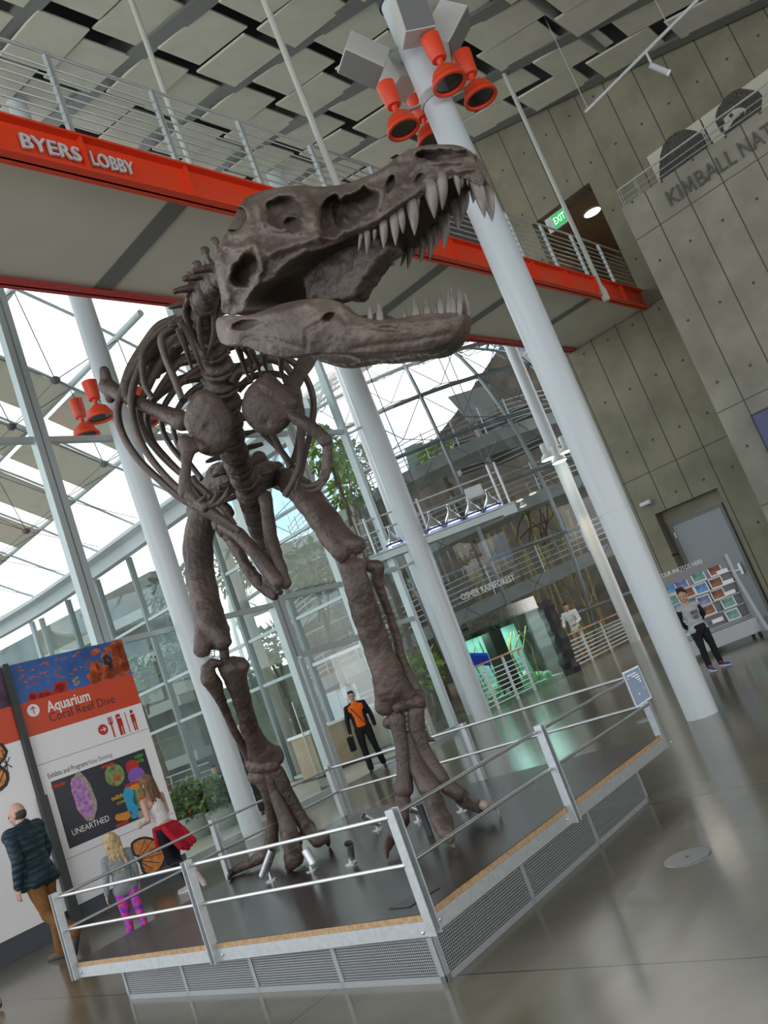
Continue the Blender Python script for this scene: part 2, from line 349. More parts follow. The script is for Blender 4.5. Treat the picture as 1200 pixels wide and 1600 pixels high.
def railing(name, label, group, pts, h, nbar, post_at, m, m2=None, rb=.011, rt=.02, cap=None, capw=.0):
    """railing along a polyline of base points; posts at given base points"""
    t = thing(name, label, 'railing', pts[0], group)
    for q in post_at:
        i = min(range(len(pts)-1), key=lambda k: np.linalg.norm((pts[k]+pts[k+1])/2-q)); d = unit(pts[i+1]-pts[i]); nn = np.cross(d, ZV)
        mb = MB()
        for s in (-.02, .02): mb.cbox(q+d*s+ZV*h/2, d, nn, ZV, .012, .055, h)
        mb.build('post', m, t)
    for k in range(nbar):
        z = h*(.10+.84*k/nbar); MB().tube([q+ZV*z for q in pts], rb, 6).build('rail_bar', m, t)
    if cap: 
        mb = MB()
        for a, b_ in zip(pts[:-1], pts[1:]):
            d = unit(b_-a); mb.box(a-np.cross(d, ZV)*capw/2+ZV*h, b_-a, np.cross(d, ZV)*capw, ZV*.04)
        mb.build('handrail', cap, t, bevel=.008)
    else: MB().tube([q+ZV*h for q in pts], rt, 8).build('handrail', m, t, True)
    return t
pw = [3.425+1.235*k for k in range(12)]
railing('walkway_railing', 'grey barred railing along the near edge of the red walkway', None, [X(2.2, C0+.02, ZT), X(WX-.02, C0+.02, ZT)], 1.03, 8, [X(w_, C0+.02, ZT) for w_ in pw], M['rail_grey'])
railing('walkway_railing', 'grey barred railing along the far edge of the red walkway', None, [X(2.2, C1-.06, ZT), X(WX-.02, C1-.06, ZT)], 1.03, 8, [X(w_, C1-.06, ZT) for w_ in pw], M['rail_grey'])
M['rod'] = mat('rod_paint', (.50, .52, .47), .45)
for (w_, c_, zb, lab) in ((15.81, 5.60, 7.0, 'thin pale hanger rod meeting the red beam near the concrete wall'), (8.47, 5.60, 7.0, 'thin pale hanger rod coming down to the beam behind the skull'), (wc(onc(300, 262, 7.60))[0], 7.60, 7.56, 'thin pale hanger rod behind the walkway railing')):
    r = thing('hanger_rod', lab, 'hanger rod', X(w_, c_, zb)); zt = zceil(c_)+.1
    MB().lathe(X(w_, c_, zb), ZV, [(.045, .18), (.045, zt-zb)], 12).build('rod', M['rod'], r, True)
    MB().lathe(X(w_, c_, zb), ZV, [(.05, -.12), (.075, -.1), (.075, .12), (.05, .2)], 14).build('fork_end', M['rod'], r, True)
ex = thing('exit_sign', 'green lit EXIT sign hanging in the passage opening', 'exit sign', X(WX-.02, 6.62, 9.85))
M['exit_green'] = mat('exit_green', (.02, .35, .08), .4, emit=((.02, .5, .12), .35)); M['exit_white'] = mat('exit_white', (.8, .9, .8), .4, emit=((.8, 1, .85), .6))
MB().wbox(WX-.03, WX+.04, 6.40, 6.98, 9.78, 10.14).build('housing', M['white_paint'], ex, bevel=.01)
MB().wbox(WX-.036, WX-.03, 6.43, 6.80, 9.81, 10.11).build('face', M['exit_green'], ex)
lettering('EXIT', X(WX-.038, 6.77, 9.88), -CV, ZV, .17, M['exit_white'], ex, .001, 'lettering', .29)
# ------------------------------------------------------------------ columns
def column(w_, c_, prof, label, zt=None):
    zt = zceil(c_)+.7 if zt is None else zt
    t = thing('column', label, 'column', X(w_, c_, 0))
    MB().lathe(X(w_, c_, 0), ZV, [(r, z*zt) for z, r in prof], 40).build('shaft', M['col_paint'], t, True)
    return t
PROF = lambda a, b, d: [(0, a), (.03, a+.002), (.25, a+(b-a)*.75), (.45, b), (.7, b-.012), (1, d)]
cm = column(9.16, 4.18, PROF(.178, .203, .17), 'tall white column in front of the concrete wall, with red lamps and speakers at its top')
for z in (8.18, 9.75): MB().lathe(X(9.16, 4.18, z), ZV, [(.20, -.06), (.212, -.06), (.212, .06), (.20, .06)], 36, False).build('collar', M['rail_grey'] if z < 9 else M['dark'], cm, True)
MB().lathe(X(9.16, 4.18, 2.45), ZV, [(.196, -.004), (.2005, -.004), (.2005, .004), (.196, .004)], 36, False).build('joint_ring', M['rail_grey'], cm, True)
cl = column(8.53, 11.72, PROF(.172, .203, .175), 'tall white column standing behind the skeleton by the planters')
column(14.93, 11.47, PROF(.20, .265, .2), 'tall white column near the middle of the glass, left of the aquarium tank')
q = fl(741, 1114); column(*wc(q)[:2], PROF(.19, .25, .19), 'tall white column half hidden behind the one by the aquarium', 13)
cf = column(23.61, 11.79, PROF(.17, .2, .18), 'slender column warmly lit by small lamps at the far end of the wall', 13.2)
# red lamps
M['lens'] = glassy('lamp_lens', (.35, .36, .33), .12, .1)
def red_lamp(pos, label, group, k=1.):
    t = thing('stage_lamp', label, 'lamp', pos, group); pos = np.asarray(pos, float)
    MB().lathe(pos, ZV, [(.03, .09), (.092*k, .10), (.10*k, .115), (.122*k, .40), (.125*k, .43), (.10*k, .44)], 24).build('lamp_body', M['red'], t, True)
    MB().lathe(pos, ZV, [(.04, -.04), (.034, .03), (.034, .06), (.05, .11)], 12).build('neck', M['red'], t, True)
    MB().lathe(pos, ZV, [(.045, -.02), (.105*k, -.035), (.155*k, -.075), (.19*k, -.14), (.205*k, -.215), (.222*k, -.225), (.222*k, -.265), (.185*k, -.265), (.175*k, -.215), (.15*k, -.13), (.08, -.07)], 28, False).build('bell_shade', M['red'], t, True)
    MB().lathe(pos, ZV, [(.18*k, -.235), (.18*k, -.231)], 24).build('lens', M['lens'], t)
    MB().lathe(pos, ZV, [(.13*k, -.12), (.05, -.10), (.012, -.16)], 16).build('reflector', M['steel'], t, True)
    return t
mc = X(9.16, 4.18, 0)
def lampring(center, z, offs, labels, group, k=1.):
    for (dx, dy), lb in zip(offs, labels):
        p = center+np.array([dx, dy, z]); t = red_lamp(p, lb, group, k)
        d = unit(np.array([dx, dy, 0])); a = center+np.array([0, 0, z-.03])+d*.2
        mb = MB(); mb.cbox((a+p-ZV*.03)/2+d*.0, d, np.cross(d, ZV), ZV, np.linalg.norm(p-a)*1.0, .06, .02); mb.build('bracket_arm', M['rail_grey'], t)
lampring(mc, 8.22, ((.10, -.52), (.53, -.02), (-.52, .02), (-.12, .5)), ('red bell lamp in front of the column top, above the snout', 'red bell lamp farthest right on the column with the speakers', 'red bell lamp farthest left on the column with the speakers', 'red bell lamp mostly hidden behind the column with the speakers'), 'red lamps on the column above the skull')
lampring(X(8.53, 11.72, 0), 7.58, ((-.62, -.05), (-.15, -.55), (.35, .42)), ('red bell lamp hanging clear of the column in front of the bright canopy', 'red bell lamp at the front of the column behind the shoulder blade', 'red bell lamp peeping out behind the ribs'), 'red lamps on the column behind the skeleton', 1.05)
# speakers
M['speaker'] = mat('speaker_grey', (.60, .61, .58), .5); M['grille'] = mat('speaker_grille', (.20, .205, .20), .7, bump=(400, .3))
def speaker(pos, yaw, tilt, label):
    t = thing('loudspeaker', label, 'speaker', pos, 'speakers around the column top'); R = np.array(Euler((0, tilt, yaw)).to_matrix()); a, b_, c_ = R[:, 0], R[:, 1], R[:, 2]
    pos = np.asarray(pos, float); s, h = .205, .27
    mb = MB(); mb.hexa([pos+a*x*(1 if y_ == 0 else 1)+b_*y*s*(.72 if x < 0 else 1)+c_*z*h for z in (-1, 1) for (x, y, y_) in ((-.20, -1, 0), (.20, -1, 0), (.20, 1, 0), (-.20, 1, 0))]); mb.build('cabinet', M['speaker'], t, bevel=.012)
    MB().cbox(pos+a*.205, a, b_, c_, .012, s*1.86, h*1.88).build('grille', M['grille'], t)
    ctr = np.array([mc[0], mc[1], pos[2]]); dd = unit(ctr-pos); MB().tube([pos+dd*.19, ctr-dd*.18], .02, 8).build('bracket', M['steel'], t)
speaker(P(641, 28, 10.35), -1.35, .2, 'grey box speaker facing forward above the red lamps')
speaker(P(697, 46, 10.9), -.15, .85, 'tilted white box speaker on the column side towards the concrete wall')
speaker(P(569, 92, 10.9), -2.75, .95, 'white box speaker with dark grille farthest left on the column')
speaker(P(618, 118, 11.4), 2.1, .2, 'grey speaker mostly hidden behind the column under the other speakers')
# ------------------------------------------------------------------ glass wall along c = 12
GC = 12.05
def glass_bay(n, w0, w1, z0, z1, ts, double=False):
    fr = MB()
    for w_ in (w0, w1): fr.wbox(w_-.055, w_+.055, GC-.09, GC+.09, z0, z1)
    for z, hh in ts: fr.wbox(w0+.05, w1-.05, GC-.05, GC+.05, z-hh, z+hh)
    f = struct(fr.build('window_%d' % n, M['mullion']))
    MB().wbox(w0+.05, w1-.05, GC-.008, GC+.008, z0, z1).build('pane', M['glass'], f)
ZG = 14.0
glass_bay(1, 3.4, 7.08, 0, ZG, ((7.2, .05), (.06, .06)))
glass_bay(2, 7.22, 10.80, 0, ZG, ((7.2, .05), (3.62, .045), (.06, .06)))
glass_bay(3, 10.96, 12.80, 2.56, ZG, ((7.2, .05), (3.72, .05), (2.56, .06)))
glass_bay(4, 12.94, 14.6, 0, ZG, ((7.2, .05), (3.78, .05), (2.6, .05), (.06, .06)))
b = MB(); b.wbox(12.72, 12.80, GC-.06, GC+.06, 0, 2.5); b.wbox(10.96, 11.04, GC-.06, GC+.06, 0, 2.5); struct(b.build('trim_1', M['mullion']))
# open glass door leaves
for s, (wa, lab) in enumerate(((11.06, 'clear glass door leaf standing open beside the double mullion'), (12.70, 'clear glass door leaf standing open near the man in orange'))):
    t = thing('glass_door', lab, 'door', X(wa, GC, 0), 'open glass doors of the entrance')
    MB().box(X(wa, GC, .03), CV*.86+WV*(.12 if s == 0 else -.12), WV*.012, ZV*2.4).build('pane', M['glass'], t)
    MB().box(X(wa, GC, 0), CV*.86+WV*(.12 if s == 0 else -.12), WV*.03, ZV*.10).build('bottom_rail', M['steel'], t)
    h = X(wa, GC+.75, 1.05)+WV*(.12 if s == 0 else -.12); MB().tube([h-WV*.07+ZV*z for z in (-.75, -.7, .7, .75)], .014, 8).build('handle', M['steel'], t, True)
# spider arms between columns and mullions
for (w_, c_, z) in ((14.6, 11.55, 7.1), (14.6, 11.55, 3.75), (10.88, 11.9, 7.2)):
    st = thing('strut_arm', 'short steel strut tying the glass wall to a column', 'strut', X(w_, c_, z), 'glass wall struts')
    MB().tube([X(w_, GC-.05, z), X(w_+.1, c_, z), X(w_+.25, c_-.05, z+.05)], .03, 8).build('arm', M['mullion'], st, True)
# ------------------------------------------------------------------ display platform
Q0, Q1, Q2, Q4 = [np.array(q) for q in ((-3.62, 7.12, 0.), (-.57, 4.83, 0.), (1.50, 7.37, 0.), (-1.56, 9.62, 0.))]
DZ = .37
M['deck'] = mat('dark_phenolic_deck', (.040, .030, .028), .24, noise=(3, .25), spec=.5)
M['ply'] = mat('plywood_edge', (.42, .27, .14), .6, noise=(40, .25))
M['perf_frame'] = mat('skirt_sheet', (.36, .385, .40), .42, metal=.45)
def perforated(nm, d):
    m = mat(nm, (.33, .35, .36), .42, .45); n = N(m); t = m.node_tree
    g = t.nodes.new('ShaderNodeNewGeometry'); dd = t.nodes.new('ShaderNodeVectorMath'); dd.operation = 'DOT_PRODUCT'; t.links.new(g.outputs['Position'], dd.inputs[0]); dd.inputs[1].default_value = tuple(d)
    sx = t.nodes.new('ShaderNodeSeparateXYZ'); t.links.new(g.outputs['Position'], sx.inputs[0])
    a = n.dist(dd.outputs['Value'], 0, .0155); b = n.dist(sx.outputs['Z'], .004, .0155)
    f = n.m('LESS_THAN', n.m('ADD', n.m('MULTIPLY', a, a), n.m('MULTIPLY', b, b)), .0060**2)
    o = t.nodes['Material Output']; mx = t.nodes.new('ShaderNodeMixShader'); tr = t.nodes.new('ShaderNodeBsdfTransparent')
    t.links.new(f, mx.inputs[0]); t.links.new(t.nodes['Principled BSDF'].outputs[0], mx.inputs[1]); t.links.new(tr.outputs[0], mx.inputs[2]); t.links.new(mx.outputs[0], o.inputs['Surface'])
    return m
pf = thing('display_platform', 'low railed display platform with dark deck and perforated metal skirt', 'platform', (Q1+Q2+Q4+Q0)/4)
QS = [Q0, Q1, Q2, Q4]
def inset(q, k): c_ = (Q0+Q1+Q2+Q4)/4; return q+(c_-q)*k
MB().prism([q+ZV*(DZ-.004) for q in QS], ZV*.004).build('deck', M['deck'], pf)
MB().prism([q+ZV*(DZ-.036) for q in QS], ZV*.032).build('plywood_edge', M['ply'], pf)
b = MB()
for i in range(4):
    a, e = QS[i], QS[(i+1) % 4]; d = unit(e-a); nn = np.cross(ZV, d); b.box(a-nn*.008+ZV*(DZ-.115), e-a, nn*.02, ZV*.079)
b.build('edge_channel', M['galv'], pf)
S1 = Q1+np.array([.0, .03, 0]); S0 = np.array([-3.20, 6.98, 0.]); S2 = np.array([1.14, 7.02, 0.]); S4 = S0+S2-S1
lab_dark = [(S0, S1, 4), (S1, S2, 3), (S2, S4, 3), (S4, S0, 4)]
for a, e, nseg in lab_dark:
    d = unit(e-a); nn = np.cross(d, ZV); L = np.linalg.norm(e-a); pm = perforated('perforated_sheet', d)
    b = MB(); b.box(a+ZV*.035, e-a, nn*.004, ZV*(DZ-.14)); b.build('skirt_panel', pm, pf)
    b = MB()
    for k in range(nseg+1): b.box(a+(e-a)*min(k/nseg, 1-.035/L*1)-nn*-.004, d*.035, nn*.006, ZV*(DZ-.11))
    b.box(a+nn*.004, e-a, nn*.006, ZV*.035); b.box(a+nn*.004+ZV*(DZ-.13), e-a, nn*.006, ZV*.02)
    b.build('skirt_frame', M['perf_frame'], pf)
b = MB(); b.prism([inset(q, .06)+ZV*.01 for q in (S0, S1, S2, S4)], ZV*.01); b.build('under_deck_shade', M['dark'], pf)  # dark sheet stands in for the shade behind the perforated skirt
# seams of the deck boards
sm = MB(); M['seam'] = mat('deck_seam', (.36, .26, .10), .5)
def seam(p, q, r=.003): d = unit(q-p); nn = np.cross(d, ZV); sm.box(p-nn*r+ZV*(DZ-.0002), q-p, nn*r*2, ZV*.0006)
seam(fl(415, 1455, DZ), fl(790, 1218, DZ)); seam(fl(250, 1432, DZ), fl(545, 1310, DZ), .002)
sm.build('deck_seam', M['seam'], pf)
MB().prism([q+ZV*.002 for q in (fl(607, 1421, DZ), fl(640, 1418, DZ), fl(688, 1387, DZ), fl(676, 1386, DZ))], ZV*.004).build('deck_plate', M['dark'], pf)
# railing of the platform
hpost = upat(600, 1268, Q1)[2]
def post(q, d, nn, zt):
    b = MB(); q = q+nn*.02
    for s in (-.024, .024): b.cbox(q+d*s+ZV*(zt+DZ-.12)/2, d, nn, ZV, .008, .062, zt-(DZ-.12))
    b.cbox(q+ZV*(zt+DZ-.12)/2-nn*.02, d, nn, ZV, .048, .008, zt-(DZ-.12)); p = b.build('railing_post', M['galv'], pf, bevel=.002)
    for z in (DZ-.08, zt-.03, (zt+DZ)/2-.02):
        MB().lathe(q+ZV*z+d*.027-nn*.01, d, [(.009, 0), (.009, .008)], 8).build('bolt', M['steel'], p)
    for s in (-.075, .075): 
        MB().lathe(q+ZV*(DZ-.075)+d*s-nn*.012, nn, [(.011, 0), (.011, .008), (.006, .010)], 8).build('bolt', M['steel'], p)
zt = hpost; PE = [(Q0, Q1), (Q1, Q2), (Q2, Q4), (Q4, Q0)]
for a, e in PE:
    d = unit(e-a); nn = np.cross(d, ZV)
    post(a+d*.02, d, nn, zt); post((a+e)/2, d, nn, zt)
    for z in (zt-.04, (zt+DZ)/2-.02): MB().tube([a+ZV*z, e+ZV*z], .0125, 8).build('guard_rail', M['steel'], pf, True)
# notice plate on the corner post
sg = thing('notice_plate', 'small blue-grey notice plate with white text on the platform corner post', 'sign', Q2+ZV*(zt-.2))
M['plate'] = mat('notice_blue', (.17, .235, .32), .4); M['ink_white'] = mat('white_ink', (.8, .82, .85), .5)
dN = 6.95; pa, pb, pc, pd = P(972, 1051, dN), P(997, 1039, dN+.03), P(1019, 1090, dN-.09), P(995, 1107, dN-.11)
ru, rd = unit(pb-pa), unit(pd-pa); rn = unit(np.cross(rd, ru))
if rn[1] > 0: rn = -rn
MB().prism([pa, pb, pc, pd], -rn*.025).build('plate', M['galv'], sg, bevel=.003)
inn = lambda u, v: (pa*(1-u)*(1-v)+pb*u*(1-v)+pc*u*v+pd*(1-u)*v)
MB().prism([inn(.05, .05)+rn*.001, inn(.95, .05)+rn*.001, inn(.95, .95)+rn*.001, inn(.05, .95)+rn*.001], rn*.001).build('face', M['plate'], sg)
b = MB()
for k in range(11):
    u0 = .14 if k < 2 else .38; v = .14+.07*k-(.0 if k < 2 else .14); u1 = min(.9, u0+rr.uniform(.2, .26) if k < 2 else u0+rr.uniform(.3, .46))
    b.prism([inn(u0, v)+rn*.0024, inn(u1, v)+rn*.0024, inn(u1, v+.028)+rn*.0024, inn(u0, v+.028)+rn*.0024], rn*.0006)
b.build('text_lines', M['ink_white'], sg)
# uplights
def uplight(p0, p1, foot, lab, open_at=0):
    ft = fl(*foot, DZ); t = thing('uplight', lab, 'spotlight', ft, 'spotlights on the platform deck'); dd = np.linalg.norm(ft-C_O)/np.linalg.norm(ray(*foot))
    a = P(*p0, dd-.03); e = P(*p1, dd+.02)
    if e[2] < DZ+.045: e = e+ZV*(DZ+.045-e[2])
    if a[2] < DZ+.05: a = a+ZV*(DZ+.05-a[2])
    ax = unit(e-a); L = np.linalg.norm(e-a); r = .038
    MB().lathe(a, ax, [(r*.88, .02), (r*.9, 0), (r, 0), (r, L), (r*.7, L+.006)], 20, False).build('barrel', M['steel'], t, True)
    MB().lathe(a+ax*.03, ax, [(r*.92, 0), (r*.92, .004)], 18).build('lens', M['black'], t)
    m_ = (a+e)/2; MB().lathe(ft, ZV, [(.05, 0), (.05, .008), (.014, .012), (.012, max(.03, m_[2]-DZ-r*.6))], 14).build('foot', M['steel'], t, True)
    b = MB(); b.tube([ft+ZV*(m_[2]-DZ-r*.8), m_-ZV*r*.6], .01, 6); b.build('stem', M['steel'], t)
uplight((426, 1327), (411, 1368), (424, 1376), 'steel spotlight standing beside the toe of the rear foot, near the clawed outer toe')
uplight((491, 1354), (477, 1328), (487, 1360), 'steel spotlight close in front of the rear foot, leaning towards the middle toe')
uplight((545, 1318), (549, 1345), (549, 1350), 'steel spotlight with dark open end standing alone on the deck between the feet')
uplight((568, 1275), (592, 1291), (590, 1297), 'steel spotlight behind the corner post of the railing')
uplight((638, 1262), (661, 1275), (654, 1283), 'steel spotlight between two toes of the forward foot')
uplight((728, 1254), (722, 1264), (722, 1267), 'steel spotlight behind the outermost toe of the forward foot')
# ------------------------------------------------------------------ tyrannosaur skeleton
from mathutils import noise as mnoise
from mathutils.geometry import delaunay_2d_cdt
def bone_mat(nm, c1, c2, c3, rough=.45):
    m = mat(nm, c2, rough, spec=.45); n = N(m); t = m.node_tree
    a = n.ramp(n.noise(2.6, 8), (.30, c1), (.52, c2), (.75, c3))
    b = n.mixc(n.m('MULTIPLY', n.noise(17, 8), .55), a, tuple(k*.55 for k in c1))
    n.base(b)
    bp = t.nodes.new('ShaderNodeBump'); bp.inputs['Strength'].default_value = .8; bp.inputs['Distance'].default_value = .012
    t.links.new(n.noise(34, 9), bp.inputs['Height']); t.links.new(bp.outputs['Normal'], t.nodes['Principled BSDF'].inputs['Normal'])
    return m
M['bone'] = bone_mat('cast_bone', (.050, .033, .027), (.105, .073, .060), (.18, .136, .113))
M['skull_bone'] = bone_mat('cast_skull', (.066, .046, .037), (.14, .106, .086), (.27, .218, .184))
M['tooth'] = mat('cast_tooth', (.17, .145, .13), .35, noise=(9, .3), spec=.5)
rex = thing('dinosaur_skeleton', 'brown tyrannosaur skeleton standing open-mouthed on the railed platform', 'dinosaur skeleton', (-1.1, 7.5, DZ))
def sdf_bone(name, chains, vox=.011, disp=.022, ns=.09, soft=3, m=None, parent=None, flat=None):
    """chains: lists of (px, py, depth, radius_px); negative depth = height above the floor instead"""
    mb = MB()
    for ch in chains:
        pts = []
        for (x, y, d, r) in ch:
            if d < 0: q = fl(x, y, -d); d = float((q-C_O) @ C_F)
            else: q = P(x, y, d)
            pts.append((q, r*d/F_PX*(1.16 if r > 3 else 1)))
        if len(pts) == 1: mb.ball(pts[0][0], pts[0][1])
        for (a, ra), (b_, rb) in zip(pts[:-1], pts[1:]): capsule(mb, a, b_, ra, rb, 14, flat)
    o = mb.build(name, m or M['bone'], parent or rex, 'all'); return remesh(o, vox, disp, None, soft, ns)
def ribtube(name, pts, w=1.0, parent=None, flat=.45, m=None):
    """pts (px, py, depth, radius_px) -> smooth curved tube, flattened"""
    pw = [P(x, y, d) for x, y, d, r in pts]; rr_ = [r*d/F_PX*w for x, y, d, r in pts]; pp, rr2 = catmull(pw, rr_, 6)
    mb = MB(); n = 10; rings = []; u = None
    for i, q in enumerate(pp):
        t = unit(pp[min(i+1, len(pp)-1)]-pp[max(0, i-1)])
        view = unit(q-C_O) if u is None else u
        if u is None: u = unit(np.cross(t, unit(np.array([.3, .9, .2])))); 
        u = unit(u-t*np.dot(u, t)); b_ = np.cross(t, u)
        rings.append([q+u*math.cos(k*2*math.pi/n)*rr2[i]+b_*math.sin(k*2*math.pi/n)*rr2[i]*(1.6 if flat < 1 else 1) for k in range(n)])
    mb.loft(rings); return mb.build(name, m or M['bone'], parent or rex, True)
def catmull(pts, rad, sub):
    P_ = [pts[0]]+list(pts)+[pts[-1]]; R_ = [rad[0]]+list(rad)+[rad[-1]]; o, r = [], []
    for i in range(1, len(P_)-2):
        for k in range(sub):
            t = k/sub; f = lambda a, b, c, d: .5*(2*b+(c-a)*t+(2*a-5*b+4*c-d)*t*t+(3*b-a-3*c+d)*t**3)
            o.append(f(P_[i-1], P_[i], P_[i+1], P_[i+2])); r.append(max(.002, f(R_[i-1], R_[i], R_[i+1], R_[i+2])))
    o.append(pts[-1]); r.append(rad[-1]); return o, r
def rbf(ctrl):
    A = np.array(ctrl, float); xy, z = A[:, :2]/100., A[:, 2]; n = len(A)
    def phi(d): return np.where(d > 1e-9, d*d*np.log(d+1e-12), 0)
    K = phi(np.linalg.norm(xy[:, None]-xy[None], axis=2))+np.eye(n)*.004; Pm = np.c_[np.ones(n), xy]
    s = np.linalg.solve(np.block([[K, Pm], [Pm.T, np.zeros((3, 3))]]), np.r_[z, 0, 0, 0])
    def f(q):
        q = np.asarray(q, float)/100.; return phi(np.linalg.norm(q[:, None]-xy[None], axis=2)) @ s[:n]+np.c_[np.ones(len(q)), q] @ s[n:]
    return f
def densify(poly, step):
    o = []
    for i, a in enumerate(poly):
        b_ = poly[(i+1) % len(poly)]; n = max(1, int(math.hypot(b_[0]-a[0], b_[1]-a[1])/step))
        for k in range(n): o.append(tuple(a[j]+(b_[j]-a[j])*k/n for j in range(len(a))))
    return o
def smooth_poly(poly, it=1):
    for _ in range(it):
        n = len(poly); o = []
        for i in range(n):
            a, b_ = np.array(poly[i]), np.array(poly[(i+1) % n]); o += [tuple(a*.78+b_*.22), tuple(a*.22+b_*.78)]
        poly = o
    return poly
def fillgrid(out, step):
    xs = [p[0] for p in out]; ys = [p[1] for p in out]; pts = [(p[0], p[1]) for p in out]; n = len(pts); arr = np.array(pts)
    g = []
    for j, y in enumerate(np.arange(min(ys)+step/2, max(ys), step*.87)):
        for x in np.arange(min(xs)+(step/2 if j % 2 else 0), max(xs), step):
            ins = False; k = n-1
            for i in range(n):
                if (arr[i, 1] > y) != (arr[k, 1] > y) and x < (arr[k, 0]-arr[i, 0])*(y-arr[i, 1])/(arr[k, 1]-arr[i, 1])+arr[i, 0]: ins = not ins
                k = i
            if ins and np.min(np.hypot(arr[:, 0]-x, arr[:, 1]-y)) > step*.55: g.append((x, y))
    allp = pts+g
    r = delaunay_2d_cdt([Vector(p) for p in allp], [(i, (i+1) % n) for i in range(n)], [list(range(n))], 1, 1e-5)
    return [tuple(v) for v in r[0]], [tuple(f) for f in r[2]], n
SPHI = math.radians(32); SF = np.array([math.cos(SPHI), -math.sin(SPHI), 0]); SN = np.array([-math.sin(SPHI), -math.cos(SPHI), 0])
S0_ = P(540, 400, 4.45)
def cpx(x, y): return 300+x*.416667, 200+y*.416667
def skp(x, y, h): px, py = cpx(x, y); return onplane(px, py, S0_+SN*h, SN)
def mirror(q): return q-SN*2*((q-S0_) @ SN)
def relief(q, amp): v = Vector(q); return amp*(mnoise.fractal(v*7, 1., 2., 4)+.45*mnoise.fractal(v*26, 1., 2., 3))
skull = None
def half_shell(name, outline, ctrl, m, step, amp, bridge=None, inner=None, parent=None, opens=(), ridges=()):
    """relief surface over an outline; mirrored and bridged (bridge) or given thickness (inner)"""
    out = densify(smooth_poly(outline, 1), step*1.0); f = rbf([(x, y, h) for x, y, h in outline]+ctrl)
    pts, tris, n = fillgrid(out, step); hs = f([p[:2] for p in pts]); near = []; oarr = np.array([p[:2] for p in out])
    for i, (p, h) in enumerate(zip(pts, hs)):
        if i >= n: h = h+carve(p[0], p[1], opens, ridges)*min(1, np.min(np.hypot(oarr[:, 0]-p[0], oarr[:, 1]-p[1]))/14)
        h = max(h, .02); q = skp(p[0], p[1], h); k = relief(q, amp)*(0.35 if i < n else 1)
        near.append(q+SN*k)
    mb = MB(); NP = len(near)
    if inner is None:
        mid = bridge(out, near[:n]); far = [mirror(q) for q in near]
        mb.add(near, tris); mb.add(far, [t[::-1] for t in tris]); mb.add(mid, [])
        for i in range(n):
            j = (i+1) % n; mb.f += [(j, i, 2*NP+i, 2*NP+j), (2*NP+j, 2*NP+i, NP+i, NP+j)]; mb.mi += [0, 0]
        o = mb.build(name, m, parent or rex, 'all'); fixn(o); return o
    res = []
    for side in (0, 1):
        mb = MB(); a = near; b_ = []
        for i, p in enumerate(pts): b_.append(skp2(near[i], -inner if i >= n else -inner*.45))
        if side: a = [mirror(q) for q in a]; b_ = [mirror(q) for q in b_]
        mb.add(a, tris); mb.add(b_, [t[::-1] for t in tris])
        for i in range(n): j = (i+1) % n; mb.f.append((j, i, NP+i, NP+j)); mb.mi.append(0)
        res.append(mb)
    return res
def skp2(q, dh): return q+SN*dh
def fixn(o):
    bm = bmesh.new(); bm.from_mesh(o.data); bmesh.ops.recalc_face_normals(bm, faces=bm.faces); bm.to_mesh(o.data); bm.free()
SK_OUT = [(105,690,.24),(112,640,.27),(97,580,.28),(85,490,.29),(110,430,.28),(140,370,.26),(185,272,.20),(240,240,.15),(330,222,.14),(400,213,.15),(480,222,.14),(560,213,.11),(650,183,.10),(720,148,.09),(760,113,.08),(820,78,.07),(900,60,.07),(1000,63,.07),(1034,85,.06),(1062,130,.055),(1086,168,.045),(1098,205,.045),(1082,238,.06),(1060,205,.07),(1000,183,.09),(950,194,.11),(900,226,.14),(850,264,.16),(790,294,.18),(720,347,.20),(660,387,.21),(600,404,.22),(560,422,.23),(480,454,.25),(420,474,.27),(370,505,.28),(330,544,.28),(270,584,.27),(215,632,.25),(200,690,.23),(150,705,.23)]
SK_CTL = [(200,450,.33),(300,400,.31),(450,400,.29),(450,300,.235),(600,350,.235),(600,265,.17),(720,280,.215),(800,200,.16),(850,150,.13),(900,185,.15),(1000,130,.11),(1050,170,.08),(250,300,.24),(300,500,.33),(150,560,.31),(520,240,.15),(380,260,.20),(930,75,.085),(780,320,.19)]
# openings (cx, cy, rx, ry, turn, depth) and ridges (polyline, height, width) of the skull relief
SK_OPEN = [(203,528,38,74,26,.12),(345,312,64,54,-8,.10),(380,365,40,26,30,.05),(522,332,46,80,4,.13),(625,286,84,46,-24,.14),(575,320,50,50,0,.08),(745,212,17,34,18,.07),(935,103,98,21,-2,.13),(168,345,34,58,24,.07),(855,190,26,18,-30,.03)]
SK_RIDGE = [([(425,250),(455,300),(450,360),(478,415)],.03,17),([(290,470),(400,432),(480,402),(600,384),(700,335),(770,285),(850,225)],.035,20),([(245,290),(258,350),(320,378),(400,385)],.03,13),([(105,440),(165,455),(235,440),(262,500),(235,600),(215,640)],.03,13),([(110,470),(120,560),(140,640)],.025,14),([(640,205),(700,170),(760,140)],.03,14),([(570,255),(660,225),(720,235),(700,300)],.03,12),([(330,540),(370,500),(430,470)],.03,14),([(840,85),(930,72),(1010,80)],.018,9),([(850,135),(940,132),(1010,128)],.02,11),([(1000,165),(1060,150)],.02,12),([(300,300),(285,350)],.02,10),([(190,690),(200,640),(270,580)],.02,16)]
